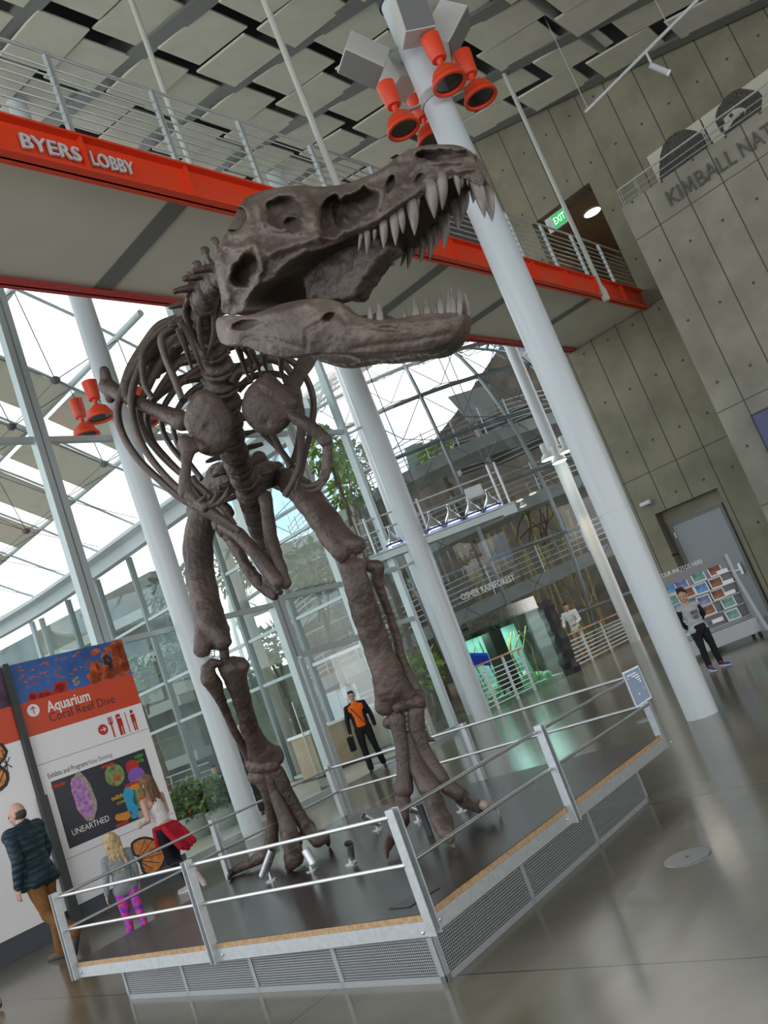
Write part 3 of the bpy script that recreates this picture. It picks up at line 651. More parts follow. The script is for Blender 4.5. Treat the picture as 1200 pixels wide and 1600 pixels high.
def carve(x, y, opens, ridges):
    d = 0.
    for (cx, cy, rx, ry, ro, dep) in opens:
        c_, s_ = math.cos(math.radians(ro)), math.sin(math.radians(ro)); u, v = (x-cx)*c_+(y-cy)*s_, -(x-cx)*s_+(y-cy)*c_
        t = math.sqrt((u/rx)**2+(v/ry)**2)*(1+.34*mnoise.noise(Vector((x/46., y/46., cx*.1)))); k = min(1, max(0, (1.12-t)/.34)); d -= dep*k*k*(3-2*k); d += .007*math.exp(-((t-1.24)/.2)**2)
    for pl, hgt, wd in ridges:
        m_ = 1e9
        for (ax, ay), (bx, by) in zip(pl[:-1], pl[1:]):
            L2 = (bx-ax)**2+(by-ay)**2; t = min(1, max(0, ((x-ax)*(bx-ax)+(y-ay)*(by-ay))/L2)); m_ = min(m_, math.hypot(x-ax-t*(bx-ax), y-ay-t*(by-ay)))
        d += hgt*math.exp(-(m_/wd)**2)
    return d
JW_OPEN = [(195,738,52,15,-12,.055),(510,708,24,12,-30,.05),(720,752,70,10,6,.012)]
JW_RIDGE = [([(425,752),(432,800),(428,840)],-.016,6),([(440,752),(490,725),(540,690),(580,735),(592,770)],-.016,7),([(192,795),(215,782),(300,792),(420,826)],-.014,6),([(600,830),(700,812),(820,800),(960,770)],-.012,7),([(590,745),(690,742),(800,718)],.014,10),([(230,700),(330,690),(430,660)],.02,18),([(770,735),(860,728),(960,716)],.012,8)]
def sk_bridge(out, near):
    mid = []
    for p, q in zip(out, near):
        m_ = q-SN*((q-S0_) @ SN); x, y = p[0], p[1]
        top = y < 320-.17*x+ (60 if x < 240 else 0)
        if x < 200 and y > 300: m_ = m_+SF*.10
        elif top: m_ = m_+ZV*.012
        else: m_ = m_+ZV*.10
        mid.append(m_)
    return mid
skull = half_shell('skull', SK_OUT, SK_CTL, M['skull_bone'], 7, .017, sk_bridge, None, None, SK_OPEN, SK_RIDGE)
def tooth_row(lst, h_of, parent, flipdir=1):
    for (bx, by, tx, ty, w_) in lst:
        h = h_of(bx); 
        for side in (0, 1):
            a, e = skp(bx, by, h-.012), skp(tx, ty, h-.022); L = np.linalg.norm(e-a); ax = unit(e-a); r = w_*.416667/2*4.2/F_PX
            back = unit(-SF-ax*np.dot(-SF, ax)); nrm = np.cross(ax, back); rings = []
            for t in (-.35, 0, .25, .5, .7, .85, .95, 1.0):
                c_ = a+ax*L*t+back*L*.10*max(0, t)**2-back*L*.02; k = r*(1-max(0, t)**1.9*.96)
                rings.append([c_+(back*math.cos(s*math.pi/5)+nrm*math.sin(s*math.pi/5)*.8)*k for s in range(10)])
            if side: rings = [[mirror(q) for q in rg] for rg in rings]
            mb = MB(); mb.loft(rings); o = mb.build('tooth', M['tooth'], parent, 'all'); fixn(o)
hx = lambda x: float(np.interp(x, [200, 480, 660, 790, 900, 1000, 1060, 1100], [.27, .25, .21, .18, .14, .09, .065, .05]))
tooth_row([(632,412,627,462,18),(656,402,661,474,27),(685,392,685,426,17),(718,374,724,452,36),(757,350,769,440,38),(783,328,796,396,34),(825,296,842,402,48),(845,268,851,310,20),(893,232,917,337,54),(935,205,946,307,47),(992,183,1007,252,30),(1012,182,1016,226,20),(1036,184,1036,219,20),(1056,196,1058,226,16),(1074,200,1076,238,22),(1072,232,1106,333,46)], hx, skull)
pal = []
b = MB(); po = [(420,555),(425,640),(520,645),(596,632),(640,570),(690,495),(745,445),(700,400),(600,430),(500,470)]
pv = [skp(x, y, .10) for x, y in po]; b.prism(pv, -SN*.15); o = b.build('palate', M['bone'], rex); remesh(o, .014, .05, None, 4, .08)
b = MB(); capsule(b, skp(595, 550, -.02), skp(611, 634, -.02), .03, .008); b.build('palate_spur', M['bone'], rex, 'all')
JW_OUT = [(85,712,.28),(130,698,.29),(200,705,.30),(250,690,.30),(330,658,.30),(420,640,.29),(500,636,.275),(545,650,.26),(580,682,.25),(620,706,.24),(700,722,.205),(740,716,.19),(780,712,.17),(850,697,.135),(950,690,.08),(1012,690,.045),(1018,720,.04),(985,790,.055),(930,827,.08),(850,842,.13),(750,838,.18),(650,844,.22),(560,848,.25),(480,842,.275),(420,852,.29),(330,862,.30),(250,842,.31),(200,816,.31),(110,816,.30),(90,770,.28)]
JW_CTL = [(150,750,.335),(300,750,.35),(330,700,.34),(450,740,.335),(480,690,.33),(550,760,.30),(650,780,.265),(700,770,.245),(800,760,.195),(900,745,.14),(960,730,.105),(900,790,.135),(330,810,.345),(430,800,.325),(620,820,.25)]
sides = half_shell('lower_jaw', JW_OUT, JW_CTL, None, 8, .008, None, .10, None, JW_OPEN, JW_RIDGE)
mbj = MB(); 
for s_ in sides: mbj.add(s_.v, s_.f)
jaw = mbj.build('lower_jaw', M['skull_bone'], rex, 'all'); remesh(jaw, .0075, 0, None, 1)
jx = lambda x: float(np.interp(x, [600, 700, 780, 850, 950, 1010], [.22, .195, .165, .13, .08, .05]))
tooth_row([(668,712,668,658,24),(703,716,703,648,30),(798,705,798,670,19),(838,704,836,625,36),(881,698,879,632,32),(912,694,912,648,17),(931,694,931,602,32),(960,694,966,598,27),(977,694,976,592,30),(1000,694,1004,605,27)], jx, jaw)
# neck and back: vertebrae with spines
SP = [(352,428,5.02,21),(337,440,5.2,22),(324,458,5.42,23),(318,480,5.62,24),(318,506,5.8,25),(326,534,5.97,27),(336,560,6.1,28),(343,588,6.22,28),(349,616,6.34,28),(354,644,6.46,27),(358,670,6.6,26),(362,694,6.74,25),(369,716,6.9,24),(377,738,7.05,23),(385,758,7.2,22),(391,778,7.4,21),(397,797,7.62,20),(402,815,7.9,19),(407,833,8.3,18),(412,852,8.8,17),(416,868,9.4,16)]
spw = [P(x, y, d) for x, y, d, r in SP]
for i, (x, y, d, r) in enumerate(SP):
    q = spw[i]; t = unit(spw[min(i+1, len(SP)-1)]-spw[max(i-1, 0)]); rad = r*d/F_PX*.95; L = np.linalg.norm(spw[min(i+1, len(SP)-1)]-spw[max(i-1, 0)])/(2 if 0 < i < len(SP)-1 else 1)
    upv = unit(ZV-t*np.dot(ZV, t)+.001*C_R); side = np.cross(t, upv); mb = MB()
    mb.lathe(q-t*L*.47, t, [(rad*.72, 0), (rad, L*.06), (rad*.98, L*.2), (rad*.76, L*.45), (rad*.76, L*.55), (rad*.98, L*.8), (rad, L*.90), (rad*.72, L*.95)], 18)
    if i < 16:
        hs = (.16 if i < 3 else .24 if i < 8 else .34)
        back = t*.35+upv*.95; mb.cbox(q+upv*rad*.5+back*hs*.5, t, side, back, .05, .022, hs+rad*.6); mb.ball(q+upv*rad*.5+back*(hs+.02), (.035, .03, .03), 10, 7)
        for s in (-1, 1): capsule(mb, q+upv*rad*.6, q+side*s*(rad+.11)+upv*rad*.5, .035, .02, 8); capsule(mb, q+upv*rad*.5, q+side*s*(rad*.9)+upv*rad*.9+t*.07, .03, .02, 8)
    o = mb.build('vertebra', M['bone'], rex, 'all'); remesh(o, .012, .018, None, 1, .06)
K = lambda l, d0, d1, r0, r1: [(150+x*.375, 400+y*.375, d0+(d1-d0)*i/(len(l)-1), r0+(r1-r0)*i/(len(l)-1)) for i, (x, y) in enumerate(l)]
# right ribs (nearest the planters), outermost first
for l, d0, d1, r in (([(340,262),(262,292),(200,370),(140,470),(108,570),(90,650),(112,745),(172,842),(262,932),(345,1002),(450,1066),(575,1138)],6.75,6.35,5.4),
  ([(370,262),(300,300),(232,380),(178,480),(150,570),(152,660),(180,760),(235,852),(318,946),(410,1020),(500,1078),(600,1146)],6.55,6.25,5.2),
  ([(400,330),(330,372),(268,450),(222,540),(180,640),(205,740),(262,820),(340,895),(430,962),(480,1010)],6.7,6.3,4.8),
  ([(420,400),(352,440),(288,520),(235,610),(214,680),(236,770),(300,850),(372,922),(440,985)],6.85,6.4,4.6),
  ([(430,470),(372,510),(312,580),(276,650),(280,730),(318,800),(380,872)],7.0,6.6,4.2),
  ([(440,540),(392,572),(344,632),(322,700),(334,770),(372,840),(440,930)],7.15,6.7,4),
  ([(330,270),(250,330),(200,400),(195,470),(205,540),(240,600)],6.3,6.2,5),
  ([(330,300),(275,340),(290,420),(322,500),(345,560),(360,600)],6.1,6.0,5.4),
  ([(250,370),(200,420),(160,480),(130,540),(125,600)],6.7,6.6,9),
  ([(360,330),(300,400),(250,450),(230,500)],6.8,6.9,12), ([(420,420),(340,440),(250,480),(180,540)],7.0,6.9,8), ([(430,500),(350,520),(280,560),(215,620)],7.1,7.0,7)):
    ribtube('rib', K(l, d0, d1, r*1.3, r*.95))
# left ribs (under the lower jaw)
for l, d0, d1, r in (([(560,500),(640,440),(730,430),(800,470),(840,560),(850,660),(852,780),(836,900),(786,1002)],6.3,6.4,5.2),
  ([(600,470),(700,420),(800,430),(870,500),(905,600),(896,720),(872,820),(838,980)],6.5,6.5,4.8),
  ([(590,560),(660,500),(780,500),(846,600),(862,720),(846,850)],6.7,6.6,4.5),
  ([(640,640),(740,560),(830,620),(850,720),(830,830),(800,880)],6.9,6.7,4.2),
  ([(660,700),(730,740),(770,810),(812,880)],6.5,6.4,4), ([(700,740),(760,800),(800,850),(850,920)],6.7,6.5,4),
  ([(570,520),(600,480),(650,470),(700,430)],6.2,6.1,6)):
    ribtube('rib', K(l, d0, d1, r*1.3, r*.95))
# cervical ribs hanging from the neck
for l in ([(470,150),(440,230),(430,310),(450,400),(468,452)],[(505,130),(492,230),(490,320),(470,400),(455,448)],[(392,170),(372,230),(396,310),(440,390)],[(540,130),(520,210),(505,300),(490,360)],[(400,110),(385,170),(395,260),(420,340)],[(590,370),(612,440),(640,520)],[(610,370),(640,420),(652,510)],[(640,380),(668,440),(690,505)],[(700,400),(702,440),(712,475)],[(775,415),(772,470),(784,525)],[(650,150),(648,190),(640,240)],[(696,140),(690,190),(678,232)],[(430,60),(400,100),(380,140)],[(470,20),(440,80),(400,130)],[(350,270),(400,360),(430,440),(450,480)],[(345,300),(380,400),(400,470)]):
    ribtube('cervical_rib', K(l, 5.55, 5.75, 5.2, 1.5))
for l in ([(400,920),(450,985),(520,1040),(580,1120)],[(420,950),(480,1000),(545,1060)],[(380,930),(440,1010),(520,1085),(590,1145)],[(360,920),(420,1010),(500,1090),(580,1142)]):
    ribtube('belly_rib', K(l, 6.35, 6.3, 4.6, 3))
# shoulder girdle: curved plates
def plate(name, outline, d0, bulge, thick, chains=(), ridge=()):
    out = densify(smooth_poly([(x, y) for x, y in outline], 1), 3); cx = sum(p[0] for p in out)/len(out); cy = sum(p[1] for p in out)/len(out)
    pts, tris, n = fillgrid(out, 5); arr = np.array(out); mb = MB(); fr = []; bk = []
    R_ = max(np.min(np.hypot(arr[:, 0]-x, arr[:, 1]-y)) for x, y in pts[n:])
    for i, (x, y) in enumerate(pts):
        e = 0 if i < n else min(1, np.min(np.hypot(arr[:, 0]-x, arr[:, 1]-y))/R_); k = math.sqrt(1-(1-e)**2); dd = d0-bulge*k
        for (rx, ry, rr3, dep) in ridge: dd += dep*math.exp(-((x-rx)**2+(y-ry)**2)/rr3**2)
        fr.append(P(x, y, dd)); bk.append(P(x, y, d0+thick*(.4+.6*k)))
    mb.add(fr, tris); mb.add(bk, [t[::-1] for t in tris]); NP = len(fr)
    for i in range(n): j = (i+1) % n; mb.f.append((j, i, NP+i, NP+j)); mb.mi.append(0)
    for ch in chains:
        for a, e in zip(ch[:-1], ch[1:]): capsule(mb, P(*a[:3]), P(*e[:3]), a[3]*a[2]/F_PX, e[3]*e[2]/F_PX, 14)
    o = mb.build(name, M['bone'], rex, 'all'); fixn(o); return remesh(o, .011, .016, None, 3, .1)
plate('shoulder_blade', [(286,662),(290,640),(298,622),(310,608),(330,610),(350,626),(366,646),(369,668),(362,695),(345,712),(322,712),(308,704),(304,690),(296,680)], 6.0, .075, .05,
  [[(163,580,6.75,8),(167,600,6.75,11),(172,622,6.74,8)], [(168,604,6.75,14),(188,616,6.66,11),(218,630,6.5,11),(252,644,6.33,12),(285,658,6.12,17)], [(305,690,5.98,9),(318,700,5.95,9)]], [(322,668,4,.03)]+[(327-27*k/11, 616+70*k/11, 2.6, .018) for k in range(12)])
plate('shoulder_blade', [(376,640),(380,618),(392,600),(405,588),(420,580),(434,592),(448,606),(466,618),(470,632),(458,648),(452,664),(436,678),(414,682),(394,670),(382,656)], 5.95, .075, .05,
  [[(445,622,5.98,15),(456,604,6.15,13),(468,584,6.4,12),(478,566,6.62,14),(484,556,6.7,12)], [(452,648,5.95,9),(466,654,5.9,8)]], [(416,660,5,.03)]+[(397+64*k/12, 600+49*k/12, 2.6, .018) for k in range(13)])
A = sdf_bone
A('upper_arm', [[(289,690,5.95,10),(294,706,5.93,9),(291,730,5.9,7.5),(288,752,5.9,8),(289,768,5.9,10)], [(296,692,5.95,8),(306,700,5.95,7)]])
fa = A('forearm', [[(290,770,5.9,8),(306,782,5.85,6),(322,790,5.8,6.5)], [(288,764,5.95,6),(302,790,5.9,5),(320,795,5.82,5)]])
for ch in ([(322,790,5.8,4.5),(333,784,5.78,3.8),(338,774,5.76,3),(337,764,5.74,1)], [(325,792,5.8,4.5),(342,786,5.78,4),(352,774,5.76,3.2),(357,760,5.74,1)], [(312,783,5.8,3.5),(320,776,5.78,2.5),(322,768,5.77,1)]): A('hand_claw', [ch], .006, .004, .05, 1)
A('upper_arm', [[(462,654,5.88,9),(480,662,5.85,8.5),(497,676,5.85,9.5),(510,690,5.85,9)]])
A('forearm', [[(512,692,5.85,6.5),(514,712,5.85,5),(511,735,5.85,5.5),(505,748,5.83,6.5)], [(508,694,5.87,4.5),(507,720,5.87,3.8),(503,746,5.85,4.5)]])
for ch in ([(505,750,5.83,5),(492,758,5.8,4),(480,760,5.78,3),(470,756,5.77,1)], [(505,752,5.83,5),(497,764,5.8,4),(486,768,5.79,2.8),(477,765,5.78,1)]): A('hand_claw', [ch], .006, .004, .05, 1)
# pelvis
A('pelvis', [[(322,778,7.7,16),(345,752,7.5,22),(368,742,7.35,24),(395,745,7.35,22),(428,740,7.6,17)], [(345,745,7.9,20),(400,735,7.9,22)], [(330,790,7.7,18),(352,800,7.4,12)], [(404,720,7.4,12),(392,745,7.3,16)]], .016, .05, .12)
A('pubis', [[(350,822,7.2,9),(374,836,7.1,9.5),(400,864,7.0,10),(419,890,6.95,11),(434,908,6.9,10)]], .011, .02); A('pubis', [[(414,776,7.25,10),(418,800,7.2,9),(423,840,7.1,9.5),(434,880,7.0,10),(444,910,6.95,10)]], .011, .02)
A('ischium', [[(340,818,7.4,9),(362,845,7.4,8),(385,885,7.3,8),(405,912,7.2,9),(428,932,7.1,6)], [(402,905,7.2,8),(412,925,7.15,4)], [(420,905,7.1,10),(436,925,7.05,5)]], .011, .03, .05)
# hind leg at the back (towards the planters)
A('thigh_bone', [[(304,800,7.85,12),(318,800,7.8,20),(309,850,7.7,20.5),(311,890,7.62,20),(320,935,7.5,20.5),(329,972,7.38,21),(334,990,7.32,22)], [(328,975,7.4,20),(318,1000,7.25,14),(316,1014,7.22,12)], [(330,975,7.4,20),(343,993,7.25,15),(348,1002,7.22,13)]], .014, .03, .12)
A('knee_pin', [[(350,1016,7.25,7),(352,1036,7.28,6.5)]], .009, .005)
A('shin_bone', [[(354,1042,7.3,12),(374,1042,7.3,14),(382,1040,7.3,8)], [(364,1046,7.3,18),(370,1068,7.36,15),(377,1088,7.42,13),(383,1112,7.5,12),(391,1140,7.62,12.5),(402,1165,7.74,15),(412,1180,7.82,17)], [(398,1168,7.74,12),(394,1186,7.86,11)], [(408,1168,7.74,12),(430,1176,7.82,10),(434,1184,7.82,9)]], .013, .026, .1)
A('calf_bone', [[(343,1037,7.25,5.5),(331,1036,7.22,7),(324,1046,7.2,9.5),(327,1060,7.22,12),(336,1072,7.28,11),(341,1086,7.33,8),(349,1102,7.4,6.5),(357,1122,7.5,5.5),(366,1142,7.58,5.5),(377,1162,7.68,5.5),(388,1182,7.8,7)]], .009, .012, .06)
A('ankle_bone', [[(396,1195,7.8,11),(404,1196,7.78,11),(420,1196,7.78,10),(428,1196,7.8,9)]], .01, .02, .05)
A('foot_bone', [[(398,1214,7.84,10),(406,1212,7.84,12),(415,1232,7.86,8.5),(422,1256,7.9,8),(426,1284,7.95,8),(424,1314,8.0,10)]], .01, .014); A('foot_bone', [[(418,1206,7.84,9),(428,1236,7.85,8.5),(440,1264,7.8,10),(452,1294,7.75,11.5)]], .01, .014); A('foot_bone', [[(430,1204,7.84,11),(436,1210,7.84,10),(446,1234,7.85,9.5),(462,1264,7.85,9),(474,1284,7.85,9.5),(480,1294,7.83,12)]], .01, .014)
A('toe', [[(421,1324,8.0,9),(412,1336,-.47,8),(402,1342,-.45,8.5),(390,1349,-.44,6.5),(381,1352,-.43,7),(370,1358,-.42,5.5),(362,1363,-.41,5),(358,1370,-.40,3),(357,1375,-.39,1.5)]], .008, .014, .05); A('toe', [[(453,1298,7.75,11),(457,1314,7.68,14),(458,1326,-.50,12),(459,1340,-.48,14),(455,1350,-.43,9),(449,1356,-.39,4)]], .01, .014, .06); A('toe', [[(481,1296,7.83,10),(488,1304,-.53,9),(496,1314,-.49,9),(504,1308,-.50,10),(511,1313,-.45,5),(514,1322,-.38,2)]], .008, .012, .05)
# forward hind leg (towards the aquarium)
A('thigh_bone', [[(408,742,7.7,17),(430,745,7.6,16),(450,752,7.4,17),(472,768,7.15,19),(492,792,6.95,20),(511,818,6.75,20),(522,835,6.65,22)], [(520,832,6.65,20),(530,858,6.5,15),(534,866,6.48,12)], [(520,830,6.65,18),(548,848,6.5,14),(557,852,6.48,13)]], .013, .03, .12)
A('knee_pin', [[(549,862,6.5,7),(553,884,6.5,6)]], .009, .005)
A('shin_bone', [[(540,884,6.52,10),(560,884,6.5,12)], [(550,888,6.5,17),(558,912,6.5,18.5),(569,950,6.52,19),(581,985,6.55,19.5),(593,1020,6.58,19.5),(604,1050,6.6,22),(611,1075,6.6,24)], [(606,1075,6.6,18),(601,1104,6.6,14)], [(615,1070,6.6,20),(632,1092,6.6,17),(652,1090,6.62,12)]], .013, .028, .1)
A('calf_bone', [[(578,884,6.6,9),(590,886,6.6,9.5),(588,905,6.62,8.5),(597,930,6.65,6.5),(608,960,6.68,6),(618,990,6.7,6.5),(625,1020,6.7,6.5),(632,1045,6.7,8.5),(644,1070,6.68,10),(652,1088,6.66,9)]], .01, .014, .06)
A('ankle_bone', [[(622,1104,6.55,9),(628,1104,6.55,8)], [(638,1096,6.55,9),(652,1096,6.55,11),(655,1100,6.57,10)]], .01, .016, .05)
A('foot_bone', [[(606,1130,6.58,8),(620,1122,6.58,12),(624,1145,6.56,10.5),(628,1165,6.54,10),(631,1190,6.52,10),(632,1212,6.5,11),(631,1232,6.48,14)]], .01, .014); A('foot_bone', [[(641,1150,6.58,9),(645,1178,6.55,11),(653,1200,6.5,13),(664,1218,6.45,15),(671,1230,6.42,16)]], .01, .014); A('foot_bone', [[(650,1112,6.56,12),(651,1140,6.56,11.5),(662,1172,6.54,10),(676,1198,6.5,11),(688,1216,6.47,12)]], .01, .014)
A('dew_claw', [[(652,1146,6.62,6),(664,1155,6.6,5),(673,1155,6.6,3.5),(681,1158,6.6,1)]], .007, .006)
A('toe', [[(629,1250,6.46,11),(628,1268,6.42,10),(626,1284,-.56,11),(617,1297,-.52,9),(610,1312,-.47,8),(604,1328,-.43,5),(605,1342,-.39,2)], [(632,1276,6.4,8),(634,1282,6.4,6)]], .009, .014, .05); t2 = A('toe', [[(678,1250,6.38,13),(684,1268,6.3,13),(691,1284,-.54,15),(697,1300,-.49,12),(702,1310,-.45,8)]], .01, .014, .05); t3 = A('toe', [[(702,1230,6.44,12),(716,1239,6.42,10),(724,1248,-.52,11.5),(738,1256,-.50,9),(750,1261,-.48,9),(758,1262,-.46,7)]], .009, .012, .05)
M['claw'] = mat('pale_claw', (.30, .26, .21), .35, noise=(14, .3))
for o_, ch in ((t2, [(701,1308,-.46,7),(706,1318,-.41,4),(711,1325,-.375,1)]), (t3, [(756,1258,-.50,7),(768,1257,-.47,5),(776,1264,-.42,3),(781,1274,-.375,1)])): A('claw', [ch], .006, .003, .05, 1, M['claw'], o_)
# support post of the mount under the forward foot
b = MB(); q = fl(672, 1305, DZ); b.cbox(q+ZV*.12, SF, SN, ZV, .05, .02, .24); b.build('mount_bracket', M['dark'], rex)
# ------------------------------------------------------------------ beyond the glass: court with canopy
M['fabric'] = mat('shade_fabric', (.60, .57, .50), .8); _t = M['fabric'].node_tree; _mx = _t.nodes.new('ShaderNodeMixShader'); _mx.inputs[0].default_value = .45; _tl = _t.nodes.new('ShaderNodeBsdfTranslucent'); _tl.inputs['Color'].default_value = (.60, .57, .50, 1)
_t.links.new(_t.nodes['Principled BSDF'].outputs[0], _mx.inputs[1]); _t.links.new(_tl.outputs[0], _mx.inputs[2]); _t.links.new(_mx.outputs[0], _t.nodes['Material Output'].inputs['Surface'])
M['truss'] = mat('truss_paint', (.56, .60, .63), .4, metal=.2); M['cable'] = mat('cable', (.16, .16, .18), .4, metal=.5)
M['node'] = mat('node_dark', (.10, .085, .09), .5); M['pale_tile'] = mat('court_paving', (.36, .34, .29), .5, noise=(2, .12))
M['court_glass'] = glassy('court_glass', (.90, .94, .94), .05)
struct(MB().wbox(-12, 14.1, GC+.15, 38, .002, .006).build('floor_court', M['pale_tile']))
rim = [(14.1, 12.4), (14.1, 18), (14.1, 23), (13.9, 27), (13.1, 30.5), (11.3, 33.2), (8.5, 35), (4, 35.8), (-2, 36), (-10, 36)]
def rimpts(sub=5):
    a, _ = catmull([X(w_, c_, 8.) for w_, c_ in rim], [1]*len(rim), sub); return a
RP = rimpts()
cy = thing('glass_canopy', 'bright glass canopy with pale fabric shades over the court beyond the lobby', 'glass canopy', X(4, 24, 8))
def rimbox(mb, p, z0, z1, t0, t1):
    ring = []
    for i, q in enumerate(p):
        d = unit(p[min(i+1, len(p)-1)]-p[max(i-1, 0)]); nn = np.cross(d, ZV); ring.append([q+nn*t0+ZV*z0, q+nn*t1+ZV*z0, q+nn*t1+ZV*z1, q+nn*t0+ZV*z1])
    mb.loft(ring)
b = MB(); rimbox(b, RP, -.10, .0, -.55, .30); rimbox(b, RP, -.45, -.1, -.15, .12); rimbox(b, RP, -.02, .26, .1, .34); b.build('rim_beam', M['truss'], cy)
def zcan(w_, c_):
    a = min(1, max(0, (14.1-w_)/11)); e = min(1, max(0, (36-c_)/8.)); return 8.1+4.2*math.sin(a*math.pi/2)*math.sqrt(e)
for k, w_ in enumerate((12.4, 10.4, 8.4, 6.4, 4.4, 2.4, .4)):
    cs = np.linspace(12.5, 35.2 if w_ < 9 else 33-.9*(w_-9), 14); MB().tube([X(w_, c_, zcan(w_, c_)) for c_ in cs], .075, 8).build('canopy_rib', M['truss'], cy, True)
b = MB()
for c_ in np.arange(13.5, 35, 2.2):
    ww = np.linspace(-2, 14.05 if c_ < 28 else 14-.5*(c_-28), 12); b.tube([X(w_, c_, zcan(w_, c_)+.03) for w_ in ww], .035, 6)
b.build('purlins', M['truss'], cy)
nshade = 0
for i, w_ in enumerate((12.4, 10.4, 8.4, 6.4)):
    for j, c_ in enumerate(np.arange(13.4, 34, 2.2)):
        if (w_ > 10 and c_ > 29) or c_ < 14.5: continue
        f = 1.45; wl, wr_ = w_-1.93, w_-.07
        MB().add([X(wl, c_, zcan(wl, c_)-.12), X(wr_, c_, zcan(wr_, c_)-.12), X(wr_, c_+f, zcan(wr_, c_+f)-.12), X(wl, c_+f, zcan(wl, c_+f)-.12), X(wl, c_, zcan(wl, c_)-.10), X(wr_, c_, zcan(wr_, c_)-.10), X(wr_, c_+f, zcan(wr_, c_+f)-.10), X(wl, c_+f, zcan(wl, c_+f)-.10)], [(3, 2, 1, 0), (4, 5, 6, 7), (0, 1, 5, 4), (1, 2, 6, 5), (2, 3, 7, 6), (3, 0, 4, 7)]).build('fabric_shade', M['fabric'], cy)
cab = MB()
for i, w_ in enumerate((11.4, 9.4, 7.4, 5.4, 3.4)):
    for j, c_ in enumerate(np.arange(14.6, 33, 2.2)):
        if w_ > 11 and c_ > 29: continue
        q = X(w_, c_, zcan(w_, c_)-.95)
        MB().ball(q, (.11, .11, .085), 10, 7).build('cable_node', M['node'], cy, True)
        for dw, dc in ((-1, -1.1), (1, -1.1), (-1, 1.1), (1, 1.1)): cab.tube([q, X(w_+dw, c_+dc, zcan(w_+dw, c_+dc)-.05)], .012, 5)
        cab.tube([q, X(w_+2, c_, zcan(min(w_+2, 14), c_)-.95 if w_ < 11 else 8.)], .010, 5); cab.tube([q, X(w_, c_+2.2, zcan(w_, c_+2.2)-.95)], .010, 5)
cab.build('cables', M['cable'], cy)
# glass sides of the court under the rim
def side_glass(n, p0, p1, z1, ts, nm):
    d = unit(p1-p0); L = np.linalg.norm(p1-p0); nn = np.cross(d, ZV); b = MB()
    for s in (0, L): b.cbox(p0+d*s+ZV*z1/2, d, nn, ZV, .11, .16, z1)
    for z in ts: b.box(p0-nn*.05+ZV*(z-.04), d*L, nn*.1, ZV*.08)
    f = struct(b.build('window_%d' % n, M['mullion'])); MB().box(p0-nn*.006, d*L, nn*.012, ZV*z1).build('pane', M['court_glass'], f)
nn_ = 5; cs = [13.4, 15.4, 17.4, 19.4, 21.4, 23.4, 25.4, 27.4]
for a, e in zip(cs[:-1], cs[1:]): side_glass(nn_, X(14.35, a), X(14.35, e), 7.6, (.06, 2.5, 3.7, 5.6), 'window'); nn_ += 1
far = [X(14.1, 27.6), X(13.0, 30.6), X(11, 33.2), X(8.4, 35), X(5, 35.8), X(2, 36), X(-1, 36)]
for a, e in zip(far[:-1], far[1:]): side_glass(nn_, a, e, 7.6, (.06, 2.5, 5.0), 'window'); nn_ += 1
q = fl(468, 1212); ti = thing('court_column', 'beige column standing beyond the glass doors', 'column', q); M['beige'] = mat('beige_paint', (.52, .47, .40), .5)
MB().lathe(q, ZV, [(.20, 0), (.21, 4), (.19, 8.2)], 28).build('shaft', M['beige'], ti, True)
# ------------------------------------------------------------------ rainforest dome
DC = np.array([2.6, 37., 4.6]); DR = 10.6
dm = thing('glass_dome', 'large glass rainforest dome with steel lattice beyond the lobby', 'glass dome', DC*np.array([1, 1, 0]))
M['dome_glass'] = glassy('dome_glass', (.86, .90, .90), .05, .03); M['lattice'] = mat('lattice_steel', (.24, .26, .27), .4, metal=.4)
def dpt(az, el, r=DR): return DC+r*np.array([math.sin(az)*math.cos(el), -math.cos(az)*math.cos(el), math.sin(el)])
EL = [math.radians(k) for k in (-18, -4, 8, 20, 32, 43, 54, 64, 74)]; AZ = [math.radians(k) for k in range(-98, 99, 14)]
b = MB(); gaz = np.radians(np.arange(-98, 99, 7)); gel = np.radians(np.linspace(-25, 86, 20)); vs = [dpt(a, e) for e in gel for a in gaz]; n_ = len(gaz)
b.add(vs, [(i*n_+j, i*n_+j+1, (i+1)*n_+j+1, (i+1)*n_+j) for i in range(len(gel)-1) for j in range(n_-1)]); b.build('glass_shell', M['dome_glass'], dm, 'all')
for e in EL: MB().tube([dpt(a, e, DR-.1) for a in gaz], .075, 6).build('lattice_ring', M['lattice'], dm, True)
for i, a in enumerate(AZ): MB().tube([dpt(a, e, DR-.1) for e in gel], .07, 6).build('lattice_rib', M['lattice'], dm, True)
b = MB()
for a0, a1 in zip(AZ[:-1], AZ[1:]):
    for e0, e1 in zip(EL[:-1], EL[1:]): m_ = dpt((a0+a1)/2, (e0+e1)/2, DR-.7); [b.tube([m_, dpt(a, e, DR-.1)], .016, 4) for a in (a0, a1) for e in (e0, e1)]
b.build('tension_cables', M['cable'], dm)
